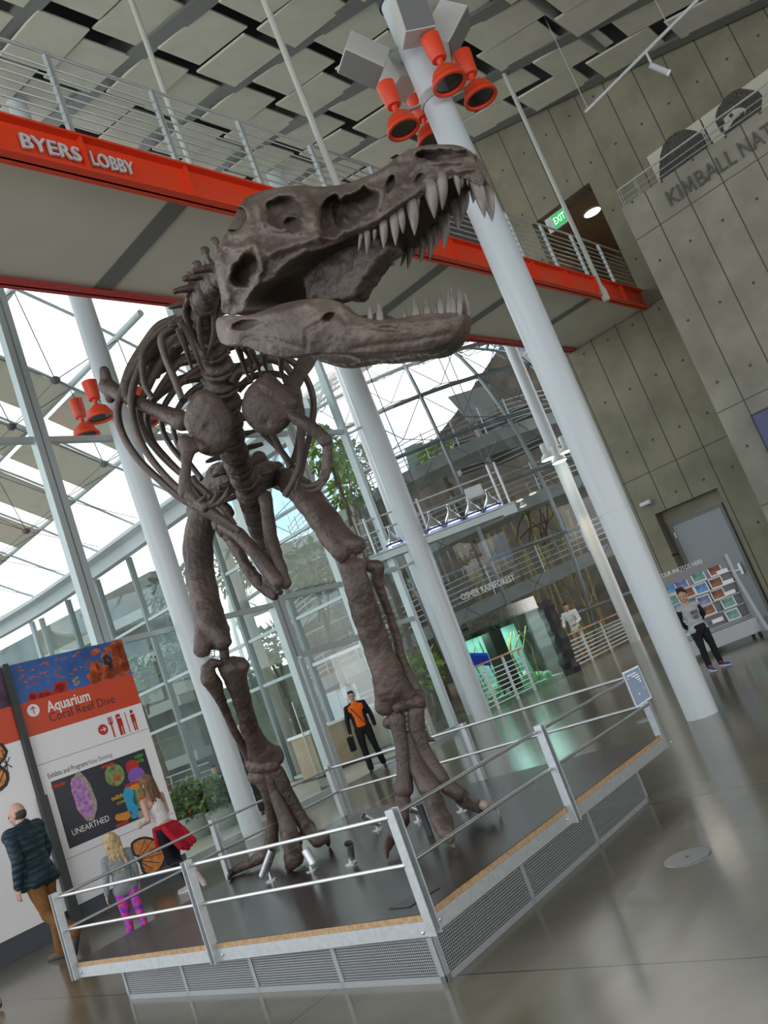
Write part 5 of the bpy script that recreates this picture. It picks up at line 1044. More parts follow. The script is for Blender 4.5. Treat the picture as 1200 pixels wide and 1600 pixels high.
# ------------------------------------------------------------------ photo rack on wheels
RB_, RA_ = fl(1187, 993), fl(1074, 1036); rd_ = unit(RB_-RA_); rn_ = np.cross(rd_, ZV); rn_ = rn_ if rn_ @ (-RB_) > 0 else -rn_; RZ = upat(1133, 866, RB_)[2]; RL = 1.42
M['rack'] = mat('rack_grey', (.42, .44, .45), .45); M['rack_dark'] = mat('rack_back', (.16, .165, .17), .55); M['card'] = mat('photo_card', (.82, .83, .84), .4)
rk2 = thing('photo_rack', 'grey wheeled rack of photo prints by the concrete wall', 'photo rack', RB_-rd_*RL/2)
o_ = RB_-rd_*RL
MB().box(o_+ZV*.34, rd_*RL, -rn_*.06, ZV*(RZ-.34)).build('back_board', M['rack_dark'], rk2)
MB().box(o_+ZV*(RZ-.30), rd_*RL, rn_*.02, ZV*.30).build('header', mat('rack_header', (.22, .225, .23), .5), rk2)
MB().box(o_+ZV*.08-rn_*.1, rd_*RL, rn_*.34, ZV*.26).build('base', M['rack'], rk2, bevel=.01)
b = MB(); e0 = RB_; b.prism([e0-rn_*.15+ZV*.08, e0+rn_*.42+ZV*.08, e0+rn_*.30+ZV*.34, e0+rn_*.06+ZV*1.1, e0+rn_*.05+ZV*RZ, e0-rn_*.15+ZV*RZ], rd_*.06); b.build('side_panel', M['rack'], rk2, bevel=.006)
for k in (.05, .95):
    for s in (-.1, .25): MB().lathe(o_+rd_*RL*k+rn_*s-rd_*.02+ZV*.045, rd_, [(.045, 0), (.045, .04)], 14).build('caster', M['black'], rk2)
def onrack(x, y, off=0.): return onplane(x, y, RB_+rn_*off, rn_)
zs = [onrack(1119, 898)[2], onrack(1120, 917)[2], onrack(1124, 935)[2], onrack(1138, 949)[2], onrack(1146, 968)[2], onrack(1110, 985)[2]]
for z in zs: MB().box(o_+ZV*(z-.03), rd_*RL, rn_*.06, ZV*.018).build('shelf', M['rack'], rk2)
q0, q1 = onrack(1036, 903, .022), onrack(1099, 881, .022); lettering('FIND YOUR PHOTOS HERE', q0-rd_*.28, rd_, ZV, .075, M['ink_white'], rk2, .001, 'lettering', (q1-q0) @ rd_+.28)
M['pic'] = [mat('photo_blue', (.02, .12, .36), .3, noise=(9, .6), col2=(.20, .42, .62)), mat('photo_teal', (.03, .16, .14), .3, noise=(11, .6), col2=(.25, .45, .38)), mat('photo_dark', (.012, .015, .05), .3, noise=(9, .5), col2=(.45, .16, .04)), mat('photo_royal', (.01, .03, .34), .3, noise=(8, .5), col2=(.35, .38, .40))]
for i, (x, y, k, lab) in enumerate(((1047, 921, 0, 'first in the top row, beside the white column'), (1065, 914, 3, 'second in the top row'), (1091, 901, 1, 'third in the top row'), (1117, 891, 2, 'last in the top row, by the side panel'), (1050, 938, 1, 'first in the second row, half behind the column'), (1075, 926, 2, 'just above the hair of the boy'), (1096, 919, 0, 'third in the second row'), (1119, 910, 2, 'last in the second row'), (1058, 952, 0, 'at the column, left of the face of the boy'), (1100, 938, 3, 'just right of the face of the boy'), (1122, 928, 2, 'last in the third row'), (1063, 966, 1, 'beside the sleeve of the boy at the column'), (1107, 953, 2, 'beside the shoulder of the boy'), (1138, 941, 1, 'alone by the side panel in the fourth row'), (1145, 960, 1, 'lowest one by the side panel'), (1069, 984, 1, 'under the elbow of the boy'), (1075, 1001, 3, 'lowest one, beside the leg of the boy'))):
    q = onrack(x, y, .03); t = thing('photo_print', '%s photo print, %s' % (('pale blue', 'teal', 'dark orange-spotted', 'royal blue')[k], lab), 'photo', q, 'photo prints on the rack'); tl = unit(ZV*.97-rn_*.22); n_ = np.cross(rd_, tl)
    MB().cbox(q, rd_, tl, n_, .245, .185, .006).build('card', M['card'], t); MB().cbox(q-n_*-.004*np.sign(n_ @ rn_) if False else q+rn_*.005, rd_, tl, n_, .205, .145, .004).build('picture', M['pic'][k], t)
# small white cards lying on the shelves
for i, (x, y, lab) in enumerate(((1128, 893, 'at the end of the top shelf of the photo rack'), (1137, 909, 'at the end of the second rack shelf'), (1140, 926, 'at the end of the third rack shelf'), (1121, 969, 'beside the elbow of the boy on the lower shelf'), (1157, 980, 'on the lowest shelf by the side panel'))):
    q = onrack(x, y, .05); t = MB().cbox(q, rd_, ZV, rn_, .20, .07, .05).build('envelope_stack', M['card'], None, bevel=.004); tag(t, 'white envelopes %s' % lab, 'envelopes', 'envelope stacks on the rack')
# ------------------------------------------------------------------ balcony railing, banner, letters, track light
kb0, kb1 = onw(1049, 322, BX), onw(1156, 258, BX); lb = thing('lettering_sign', 'dark letters reading KIMBALL NATURAL on the concrete balcony front', 'sign', kb0); M['letter_grey'] = mat('bronze_letter', (.10, .095, .08), .5)
hh = abs(onw(1045, 300, BX)[2]-onw(1055, 324, BX)[2])*.92; kb0 = kb0-WV*.012
k0, k1 = wc(kb0), wc(kb1); zl = k0[2]-.01
lettering('KIMBALL', X(BX-.012, k0[1], zl), -CV, ZV, hh, M['letter_grey'], lb, .010, 'letter', k0[1]-k1[1], True, .004)
n0 = wc(onw(1163, 250, BX)); lettering('NATURAL', X(BX-.012, n0[1], zl), -CV, ZV, hh, M['letter_grey'], lb, .010, 'letter', (k0[1]-k1[1])*1.02, True, .004)
BW = 17.55; zr = wc(onw(965, 298, BW))[2]; cL = wc(onw(965, 298, BW))[1]
railing('balcony_railing', 'slim steel railing on top of the concrete balcony', None, [X(BW, cL, 8.52), X(BW, -9, 8.52)], zr-8.52, 6, [X(BW, cL-.02, 8.52), X(BW, cL-.40, 8.52)]+[X(BW, wc(onw(1098, 205, BW))[1]-1.9*k, 8.52) for k in range(5)], M['rail_grey'], None, .011, .022)
FW = 18.05; f0, f1, fz = wc(onw(1011, 246, FW))[1], wc(onw(1093, 186, FW))[1], wc(onw(1011, 246, FW))[2]
M['banner'] = mat('banner_cream', (.60, .565, .47), .55); M['pupil'] = mat('print_black', (.02, .02, .02), .6, noise=(30, .6), col2=(.11, .10, .08))
bn = thing('wall_banner', 'cream printed banner with dark hairy dome and spotted face behind the balcony railing', 'banner', X(FW, f0, 8.52))
MB().wbox(FW-.02, FW+.02, f1+.01, f0, 8.52, fz).build('banner_panel', M['banner'], bn); MB().wbox(FW-.02, FW+.02, f1-2.9, f1-.02, 8.52, fz).build('banner_panel', M['banner'], bn)
def wblob(px, py, rc, rz, m, off, nm, n=20, jag=0, sd=1, cut=None):
    q = wc(onw(px, py, FW)); r_ = random.Random(sd); ps = []
    for k in range(n): a = 2*math.pi*k/n; j = 1+r_.uniform(-jag, jag); ps.append(X(FW-.02-off, q[1]-rc*math.cos(a)*j, max(8.53, q[2]+rz*math.sin(a)*j)))
    MB().prism(ps, -WV*.001).build(nm, m, bn)
wblob(1080, 268, .62, .92, M['pupil'], .001, 'dark_dome_print', 22, .02)
wblob(1155, 176, .46, .44, M['pupil'], .001, 'face_print', 22, .05, 2); wblob(1148, 186, .24, .15, M['banner'], .0025, 'face_print', 14, .2, 5); wblob(1152, 192, .17, .10, M['pupil'], .004, 'face_print', 10, .3, 6); wblob(1143, 181, .05, .05, M['pupil'], .004, 'face_print', 10, .3, 7); wblob(1160, 178, .06, .05, M['pupil'], .004, 'face_print', 10, .3, 8); wblob(1156, 200, .10, .14, M['pupil'], .003, 'face_print', 10, .2, 9)
t0 = P(915, 175, 15.6); e_ = ray(1150, -60); t1 = C_O+e_*((t0[2]-EYE)/e_[2]); tr = thing('track_rail', 'long thin white lighting track in front of the upper concrete wall', 'lighting track', t0)
MB().tube([t0, t1], .03, 6).build('rail', M['white_paint'], tr)
for s in (.02, .6): q = t0+(t1-t0)*s; MB().tube([q, q+ZV*(zceil(q @ CV)-q[2]+.2)], .008, 5).build('hanger', M['rod'], tr)
for px, py, lab in ((1025, 100, 'small white spotlight clipped midway along the lighting track'), (1152, 12, 'small white spotlight at the picture top on the lighting track')):
    s = ((px-6-915)/235.); q = t0+(t1-t0)*s; t = thing('track_spotlight', lab, 'spotlight', q, 'spotlights on the track'); a = q-ZV*.30; MB().tube([q, q-ZV*.12, a], .02, 6).build('stem', M['white_paint'], t); d = unit(C_R*.9-ZV*.1+C_U*-.3) if px < 1100 else unit(-ZV*.8-C_R*.2); MB().tube([a-d*.06, a+d*.30], .05, 12).build('lamp_body', M['white_paint'], t, True); MB().lathe(a+d*.30, d, [(.052, -.03), (.052, .01)], 14, False).build('lamp_rim', M['white'], t)
scn = thing('wall_screen', 'dark blue screen edge on the concrete block at the picture edge', 'screen', onw(1190, 670, BX)); p = [onw(1173, 649, BX-.06), onw(1200, 634, BX-.06)]; z_ = wc(p[0])[2]; cc = wc(p[0])[1]; MB().wbox(BX-.10, BX-.005, cc-1.6, cc, z_-1.0, z_).build('screen_case', M['black'], scn); MB().wbox(BX-.104, BX-.10, cc-1.57, cc-.03, z_-.97, z_-.03).build('screen_face', mat('screen_blue', (.01, .012, .07), .2, emit=((.03, .035, .10), .12)), scn)
wcam = thing('security_camera', 'small white camera on the concrete wall above the door recess', 'camera', onw(1012, 786, WX)); q = onw(1012, 786, WX); MB().tube([q, q-WV*.14], .02, 8).build('bracket', M['white_paint'], wcam); MB().tube([q-WV*.12+CV*.12, q-WV*.16-CV*.14], .05, 12).build('camera_body', M['white_paint'], wcam, True)
# floor outlets
M['brass'] = mat('outlet_metal', (.30, .31, .31), .3, metal=.9)
for px, py, r_, lab in ((1074, 1340, .145, 'round metal floor plate in front of the perforated skirt'), (1011, 1124, .14, 'round metal floor plate behind the platform corner by the white column')):
    q = fl(px, py); t = thing('floor_plate', lab, 'floor plate', q); MB().lathe(q, ZV, [(r_, 0), (r_, .003), (r_-.008, .005)], 36).build('cover', M['brass'], t); MB().lathe(q, ZV, [(.012, .0052), (.012, .006)], 12).build('lock', M['dark'], t)
# planters
def planter(q, r_, h, lab, seed, n, rad):
    t = thing('potted_shrub', lab, 'potted plant', q); MB().lathe(q, ZV, [(r_*.66, 0), (r_*.70, .01), (r_, h), (r_*.92, h), (r_*.9, h-.06)], 36).build('pot', mat('planter_grey', (.34, .38, .35), .45), t, True); MB().lathe(q, ZV, [(r_*.9, h-.07), (r_*.9, h-.05)], 24).build('soil', M['bark'], t)
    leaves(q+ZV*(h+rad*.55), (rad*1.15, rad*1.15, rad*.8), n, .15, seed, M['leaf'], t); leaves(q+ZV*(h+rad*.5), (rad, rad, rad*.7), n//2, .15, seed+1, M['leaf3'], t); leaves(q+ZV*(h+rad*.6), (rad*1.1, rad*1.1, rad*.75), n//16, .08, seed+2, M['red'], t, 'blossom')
    for k in range(5): MB().tube([q+ZV*(h-.06), q+np.array([random.uniform(-1, 1), random.uniform(-1, 1), 0])*rad*.4+ZV*(h+rad*.8)], .015, 5).build('stem', M['bark'], t)
planter(fl(314, 1308), .40, .46, 'dense green shrub in a big pale round pot behind the tall girl', 61, 620, .46); planter(fl(353, 1294), .34, .42, 'green shrub with red flecks in a pale pot half behind the white column', 71, 460, .40)
planter(fl(268, 1322), .34, .42, 'dark green shrub in a pale pot nearest the directory wall', 81, 380, .42)
# reception counter and bench beyond the doors
q = fl(575, 1186)+CV*.5; ct = thing('counter_desk', 'pale wood counter with white top standing beyond the glass doors', 'counter', q); M['pale_wood'] = mat('pale_wood', (.46, .36, .25), .5, noise=(3, .12))
MB().box(q-WV*1.0, WV*2.5, CV*.7, ZV*1.02).build('front', M['pale_wood'], ct); MB().box(q-WV*1.05-CV*.05, WV*2.6, CV*.8, ZV*.05+0*CV).build('kick', M['dark'], ct); MB().box(q-WV*1.05-CV*.06+ZV*1.02, WV*2.6, CV*.82, ZV*.06).build('top', M['white'], ct)
q2 = fl(600, 1090, 1.5); wb = thing('white_cabinet', 'tall white cabinet behind the man in the orange shirt', 'cabinet', q+WV*1.4+CV*.8); MB().box(q+WV*1.1+CV*.9, WV*.75, CV*.5, ZV*1.75).build('body', M['white_paint'], wb, bevel=.01); MB().box(q+WV*1.13+CV*.885, WV*.69, CV*.014, ZV*1.68).build('door', M['white'], wb)
# background building beyond the court
M['far_wall'] = mat('far_building', (.16, .165, .14), .7, noise=(.8, .35)); M['far_band'] = mat('far_band', (.40, .40, .37), .6)
struct(MB().box(X(20.2, 29.0), X(15.2, 52)-X(20.2, 29), WV*.5, ZV*9).build('wall_court', M['far_wall'])); struct(MB().box(X(15.2, 46), X(-14, 47)-X(15.2, 46), CV*.5, ZV*5.2).build('wall_north', M['far_wall']))
for i, z in enumerate((1.2, 3.4, 5.4, 7.2)):
    t = thing('balcony_band', 'pale balcony band on the building beyond the court, %s' % ('lowest of four', 'second from the bottom', 'third from the bottom', 'topmost of four')[i], 'balcony', X(19.6, 31, z), 'bands of the far building'); MB().box(X(19.4, 28.5, z), (X(15, 50)-X(20, 29))*.72, WV*.7, ZV*.38).build('slab', M['far_band'], t)
for i, (px, py, d, h, rad, mm, lab) in enumerate(((300, 1010, 28, 0, 1.1, 'leaf3', 'dark tree beyond the court left of the rear leg'), (215, 1060, 30, 0, 1.0, 'leaf', 'small tree beyond the court just right of the directory wall'), (265, 930, 32, 0, 1.1, 'leaf3', 'round dark tree under the canopy rim'), (360, 890, 27, 0, .9, 'leaf', 'loose green tree beside the pelvis behind the glass'))):
    q = at(px, py, d); tree(np.array([q[0], q[1], 0]), max(1, q[2])/.8, rad, 90+i, lab, M[mm], n=260, size=.34)
# ------------------------------------------------------------------ people
M['skin'] = mat('skin', (.46, .27, .19), .5, noise=(14, .08)); M['skin_light'] = mat('skin_fair', (.55, .35, .27), .5, noise=(14, .08)); M['eye'] = mat('eye_dark', (.02, .015, .012), .2); M['lip'] = mat('lips', (.34, .12, .10), .45)
def cloth(nm, c, n=22, a=.16, r=.8): return mat(nm, c, r, noise=(n, a), bump=(18, .5), spec=.25)
HAIR = {'black': mat('black_hair', (.012, .010, .009), .45, bump=(120, .6)), 'brown': mat('brown_hair', (.20, .11, .05), .5, noise=(26, .55), bump=(90, .8)), 'blonde': mat('blonde_hair', (.52, .38, .20), .5, noise=(30, .4), bump=(90, .8)), 'grey': mat('dark_cropped_hair', (.07, .055, .045), .6, bump=(120, .6))}
BASEJ = {'neck': (0, -.01, 1.46), 'Rsh': (.185, -.01, 1.42), 'Lsh': (-.185, -.01, 1.42), 'Rel': (.235, -.03, 1.15), 'Lel': (-.235, -.03, 1.15), 'Rwr': (.25, .05, .91), 'Lwr': (-.25, .05, .91),
  'Rhip': (.092, 0, .92), 'Lhip': (-.092, 0, .92), 'Rkn': (.10, .02, .50), 'Lkn': (-.10, .02, .50), 'Ran': (.10, -.03, .085), 'Lan': (-.10, -.03, .085), 'Rtoe': (.115, .16, .03), 'Ltoe': (-.115, .16, .03)}
class HeadView:
    def __init__(v, f): v.f_ = f; v.hx, v.hy, v.hz, v.J, v.h, v.k = f.hx, f.hy, f.hz, f.J, f.h, f.k
    def cap(v, mb, a, e, ra, rb, n=10): v.f_.cap(mb, a, e, ra*v.f_.hs, rb*v.f_.hs, n)
    def ell(v, mb, c, rad, ax=None): v.f_.ell(mb, c, [q*v.f_.hs for q in rad], ax)
class Fig:
    def __init__(s, base, face, H, pose=None, head_yaw=0., head_pitch=0., lean=(0, 0), stout=1., pelvis=None, hs=1.):
        s.b = np.asarray(base, float); s.f = unit([face[0], face[1], 0]); s.r = np.cross(s.f, ZV); s.k = H/1.75; s.J = {k: np.array(v, float) for k, v in BASEJ.items()}; s.st = stout; s.hs = hs
        s.pel = np.array(pelvis if pelvis is not None else (0, 0, .94)); s.lean = np.array([lean[0], lean[1], 0.])
        dp = s.pel-np.array([0, 0, .94])
        for k in s.J:
            if k in ('neck', 'Rsh', 'Lsh', 'Rel', 'Lel', 'Rwr', 'Lwr'): s.J[k] = s.J[k]+s.lean+dp
            elif k in ('Rhip', 'Lhip'): s.J[k] = s.J[k]+dp
        for k, v in (pose or {}).items(): s.J[k] = np.array(v, float)
        cy_, sy_ = math.cos(head_yaw), math.sin(head_yaw); cp_, sp_ = math.cos(head_pitch), math.sin(head_pitch)
        s.hx = np.array([cy_, sy_, 0]); fy = np.array([-sy_, cy_, 0]); s.hy = fy*cp_+np.array([0, 0, 1.])*sp_; s.hz = np.cross(s.hx, s.hy); s.hc = s.J['neck']+np.array([0, .02, 0])+np.array([0, 0, .06])
    def w(s, q): return s.b+(s.r*q[0]+s.f*q[1]+ZV*q[2])*s.k
    def h(s, q): return s.hc+(s.hx*q[0]+s.hy*q[1]+s.hz*q[2])*s.hs     # head frame: origin at base of skull, top at z = .235
    def cap(s, mb, a, e, ra, rb, n=10): capsule(mb, s.w(a), s.w(e), ra*s.k, rb*s.k, n)
    def ell(s, mb, c, rad, ax=None):
        A_ = [s.r, s.f, ZV] if ax is None else [s.r*a[0]+s.f*a[1]+ZV*a[2] for a in ax]; mb.ball(s.w(c), np.array(rad)*s.k, 14, 10, A_)
    def torso(s, mb, g=0., long=0., wid=1.):
        n, p = s.J['neck'], s.pel; m = lambda t: p*(1-t)+n*t; st = s.st*wid
        s.ell(mb, m(.66), (.150*st+g, .098*st+g, .20)); s.ell(mb, m(.30), (.135*st+g, .092*st+g, .18)); s.ell(mb, p+np.array([0, -.01, .05-long*.4]), (.150*st+g, .105*st+g, .12+long*.4)); (s.cap(mb, p+np.array([-.075*st, 0, -.01-long*.5]), p+np.array([.075*st, 0, -.01-long*.5]), .095*st+g, .095*st+g) if long else None)
        s.cap(mb, s.J['Lsh'], s.J['Rsh'], .062+g, .062+g); s.cap(mb, m(.80)+np.array([-.09, 0, 0]), m(.80)+np.array([.09, 0, 0]), .09+g, .09+g)
    def arm(s, mb, sd, g=0., frac=1.):
        a, e, w_ = s.J[sd+'sh'], s.J[sd+'el'], s.J[sd+'wr']; s.cap(mb, a, e, .054+g, .042+g); s.cap(mb, e, e+(w_-e)*frac, .042+g, .042+(.027-.042)*frac+g)
    def leg(s, mb, sd, g=0., frac=1., flare=0.):
        a, e, w_ = s.J[sd+'hip'], s.J[sd+'kn'], s.J[sd+'an']; s.cap(mb, a, e, .088*s.st+g, .056+g, 12); c_ = e+(w_-e)*.3-np.array([0, .015, 0]); s.cap(mb, e, c_, .054+g, .056+g); s.cap(mb, c_, e+(w_-e)*frac, .056+g, .036+g+flare)
    def hand(s, mb, sd, curl=.5):
        e, w_ = s.J[sd+'el'], s.J[sd+'wr']; d = unit(w_-e); sx = 1 if sd == 'R' else -1
        side = unit(np.array([0, 1., .0])-d*d[1]) if abs(d[1]) < .9 else np.array([0, 0, 1.])      # thumb side
        nrm = unit(np.cross(d, side))*sx*1.0; inward = -np.array([sx, 0, 0.]); nrm = nrm if nrm @ inward > 0 else -nrm
        pc = w_+d*.05; A_ = [side, nrm, d]; s.ell(mb, pc, (.040, .017, .052), A_); s.cap(mb, w_-d*.02, pc, .026, .022)
        for i, L in enumerate((.070, .078, .072, .056)):
            o = pc+d*.040+side*(.030-.0195*i); d1 = unit(d+nrm*curl*.6); d2 = unit(d+nrm*curl*2.0); m_ = o+d1*L*.5; s.cap(mb, o-d*.015, m_, .0098, .0090, 8); s.cap(mb, m_, m_+d2*L*.5, .0090, .0075, 8)
        o = w_+d*.025+side*.028; m_ = o+unit(side*.7+d*.8+nrm*.3)*.042; s.cap(mb, o, m_, .0125, .0105, 8); s.cap(mb, m_, m_+unit(d+nrm*.35+side*.1)*.034, .0105, .008, 8)
    def head(s, mb0):
        H_ = s.h; mb = mb0; s0 = s; s = HeadView(s); ax = [s.hx, s.hy, s.hz]; s.cap(mb, s.J['neck']-np.array([0, 0, .03]), s.h((0, -.01, .06)), .058, .052)
        s.ell(mb, H_((0, -.012, .135)), (.073, .092, .098), ax); s.ell(mb, H_((0, .028, .075)), (.057, .062, .072), ax); s.ell(mb, H_((0, .062, .022)), (.026, .022, .020), ax)
        s.cap(mb, H_((0, .083, .108)), H_((0, .100, .072)), .009, .014, 8); s.cap(mb, H_((-.042, .066, .122)), H_((.042, .066, .122)), .014, .014, 8); s.cap(mb, H_((-.018, .078, .045)), H_((.018, .078, .045)), .011, .011, 8)
        for x in (-1, 1): s.ell(mb, H_((x*.074, -.012, .10)), (.012, .022, .032), ax); s.ell(mb, H_((x*.036, .060, .075)), (.022, .018, .024), ax)
    def body(s, t, skin, hands=True, curl=(.5, .5)):
        mb = MB(); s.torso(mb, -.012); s.head(mb)
        for i, sd in enumerate('RL'):
            s.arm(mb, sd, -.004); s.leg(mb, sd, -.006); s.cap(mb, s.J[sd+'an']+np.array([0, 0, -.045]), s.J[sd+'toe'], .028, .022); s.cap(mb, s.J[sd+'an'], s.J[sd+'an']+np.array([0, 0, -.045]), .03, .028)
            if hands: s.hand(mb, sd, curl[i])
        o = mb.build('body', skin, t, 'all'); remesh(o, .0075*max(s.k, .8), 0, None, 1)
        for x in (-1, 1): b = MB(); s.ell(b, s.h((x*.031, .083, .104)), (.011, .008, .008), [s.hx, s.hy, s.hz]); b.build('eye', M['eye'], t, 'all')
        b = MB(); s.cap(b, s.h((-.020, .088, .045)), s.h((.020, .088, .045)), .0055, .0055, 8); b.build('mouth', M['lip'], t, 'all'); return o
    def garment(s, t, name, m, fn, vox=.010, disp=.012, ns=.10):
        mb = MB(); fn(mb); o = mb.build(name, m, t, 'all'); return remesh(o, vox*max(s.k, .75), disp, None, 2, ns)
    def shoes(s, t, m, sole=None):
        for sd in 'RL':
            a, e = s.J[sd+'an'], s.J[sd+'toe']; mb = MB(); d = unit(e-a); hl = a+np.array([0, 0, -.035])-d*.035; s.cap(mb, hl, e+d*.03, .042, .036); s.cap(mb, a+np.array([0, 0, .0]), hl, .045, .042); o = mb.build('shoe', m, t, 'all'); remesh(o, .009*max(s.k, .75), 0, None, 1)
            if sole: b = MB(); s.cap(b, hl-np.array([0, 0, .03]), e+d*.03-np.array([0, 0, .012]), .036, .034); b.build('sole', sole, o, 'all')
    def hair(s, t, m, kind):
        mb = MB(); ax = [s.hx, s.hy, s.hz]; H_ = s.h; s0 = s; s = HeadView(s)
        if kind == 'short': s.ell(mb, H_((0, -.026, .150)), (.080, .092, .094), ax); s.cap(mb, H_((-.045, .055, .205)), H_((.045, .055, .205)), .026, .026)
        elif kind == 'spiky':
            s.ell(mb, H_((0, -.022, .150)), (.080, .094, .096), ax)
            for i in range(9): s.cap(mb, H_((-.05+.0125*i, .05-.004*(i % 3), .20)), H_((-.055+.014*i, .075, .255+.01*(i % 2))), .022, .006, 6)
        elif kind == 'bald': s.ell(mb, H_((0, -.034, .098)), (.0775, .076, .070), ax)
        elif kind in ('long', 'longer'):
            s.ell(mb, H_((0, -.022, .148)), (.084, .100, .096), ax); L = -.19 if kind == 'long' else -.24
            for i in range(9): x = -.068+.017*i; s.cap(mb, H_((x, -.055-.02*(1-abs(x)/.07), .14)), H_((x*1.25, -.085+.015*math.sin(i*2.1), L+.03*math.cos(i*1.7))), .034, .014, 8)
            for x in (-1, 1): s.cap(mb, H_((x*.072, .02, .15)), H_((x*.085, .0, -.06)), .024, .012, 8); s.cap(mb, H_((x*.05, .06, .20)), H_((x*.078, .03, .10)), .022, .016, 8)
        o = mb.build('hair', m, t, 'all'); remesh(o, .008, .012, None, 1, .03)
def person(label, base, group=None): return thing('person', label, 'person', base, group)
def look(g, x=0., toward=1.): return unit(np.array([g[0], g[1], 0]))*-toward
IMR = np.array([1., 0, 0]); AWY = np.array([0, 1., 0])
# man in orange shirt
g = fl(590, 1203); t = person('man in black suit jacket and bright orange shirt walking in with a bag', g); Hh = upat(562, 1074, g)[2]
F_ = Fig(g, (-g[0]*.6-.1, -g[1]), Hh, {'Rkn': (.11, .10, .50), 'Ran': (.11, .12, .09), 'Rtoe': (.13, .30, .03), 'Lkn': (-.13, .0, .50), 'Lan': (-.17, -.14, .10), 'Ltoe': (-.19, .04, .03), 'Rel': (.27, -.02, 1.16), 'Rwr': (.29, .05, .90), 'Lel': (-.26, -.06, 1.16), 'Lwr': (-.27, -.02, .90)}, 0, .05)
F_.body(t, M['skin']); jk = cloth('black_suit', (.012, .012, .014)); F_.hair(t, HAIR['black'], 'short')
F_.garment(t, 'shirt', cloth('orange_shirt', (.80, .14, .01), 14, .08), lambda mb: (F_.torso(mb, .004), F_.cap(mb, F_.J['neck']+np.array([-.03, .03, .0]), F_.J['neck']+np.array([.03, .03, .0]), .05, .05)))
def jacket(mb):
    for sd, sx in (('R', 1), ('L', -1)):
        F_.arm(mb, sd, .013, .96); n, p = F_.J['neck'], F_.pel
        for tt in np.linspace(.0, .92, 9): q = p*(1-tt)+n*tt; F_.ell(mb, q+np.array([sx*(.112+.015*tt), -.035, -.04]), (.062, .105, .10)); F_.ell(mb, q+np.array([sx*.05, -.075, -.04]), (.09, .055, .10))
        F_.cap(mb, F_.J[sd+'sh'], F_.J['neck']+np.array([sx*.07, 0, .0]), .07, .05)
F_.garment(t, 'jacket', jk, jacket); F_.garment(t, 'trousers', cloth('black_trousers', (.010, .010, .012)), lambda mb: ([F_.leg(mb, sd, .014, .97, .018) for sd in 'RL'], F_.ell(mb, F_.pel+np.array([0, 0, -.02]), (.155, .108, .10)))); F_.shoes(t, M['black'])
b = MB(); F_.cap(b, F_.w and (.10, .115, 1.40), (-.10, .125, 1.0), .010, .010, 6); b.build('strap', M['black'], t)
bag = thing('shoulder_bag', 'black bag carried low beside the man in the orange shirt', 'bag', F_.w((.33, .0, .55))); b = MB(); b.cbox(F_.w((.33, .02, .70)), F_.r, F_.f, ZV, .12, .34, .28); o = b.build('bag_body', jk, bag); remesh(o, .02, .01, None, 2); MB().tube([F_.w((.33, .10, .83)), F_.w((.30, .09, .88)), F_.w((.29, .04, .89)), F_.w((.30, -.02, .88)), F_.w((.33, -.06, .83))], .011, 6).build('bag_handle', M['black'], bag)
# bald man at the left
g = fl(96, 1500); Hh = 1.76; t = person('balding man in dark teal quilted jacket and brown trousers walking away', g)
F_ = Fig(g, (-.93, .37), Hh, {'Rkn': (.10, .06, .50), 'Ran': (.10, .06, .085), 'Rtoe': (.11, .25, .03), 'Lkn': (-.10, -.10, .50), 'Lan': (-.11, -.42, .26), 'Ltoe': (-.11, -.34, .08), 'Lel': (-.26, -.06, 1.15), 'Lwr': (-.27, .02, .89), 'Rel': (.26, .06, 1.16), 'Rwr': (.25, .20, .95)}, .35, -.08, (0, .05), 1.12)
F_.body(t, M['skin_light']); F_.hair(t, HAIR['grey'], 'bald')
def quilt(mb): F_.torso(mb, .034, .05); F_.ell(mb, F_.pel+np.array([0, 0, -.05]), (.235, .17, .10)); [F_.arm(mb, sd, .024, .94) for sd in 'RL']; F_.cap(mb, F_.J['neck']+np.array([-.03, -.01, -.0]), F_.J['neck']+np.array([.03, -.01, .03]), .078, .07); [F_.cap(mb, np.array([-.14, y, .86]), np.array([.14, y, .86]), .06, .06) for y in (-.09, -.03, .03, .09)]
mq = cloth('teal_quilt', (.022, .045, .062), 10, .2, .45); n_ = N(mq); _w2, _c2, _z2 = n_.wcz(); bpn = mq.node_tree.nodes.new('ShaderNodeBump'); bpn.inputs['Strength'].default_value = .8; bpn.inputs['Distance'].default_value = .02; mq.node_tree.links.new(n_.m('POWER', n_.m('DIVIDE', n_.dist(_z2, 0, .075), .0375), .5), bpn.inputs['Height']); mq.node_tree.links.new(bpn.outputs['Normal'], mq.node_tree.nodes['Principled BSDF'].inputs['Normal'])
mq.node_tree.nodes['Bump.001' if 'Bump.001' in mq.node_tree.nodes else 'Bump'].inputs['Distance'].default_value = .02
F_.garment(t, 'jacket', mq, quilt, .011, .014); F_.garment(t, 'trousers', cloth('brown_trousers', (.20, .095, .030), 10, .15), lambda mb: ([F_.leg(mb, sd, .012, .97, .030) for sd in 'RL'], F_.ell(mb, F_.pel+np.array([0, 0, -.05]), (.16, .115, .09))), .011, .02); F_.shoes(t, mat('suede_shoe', (.12, .095, .055), .8), M['dark'])
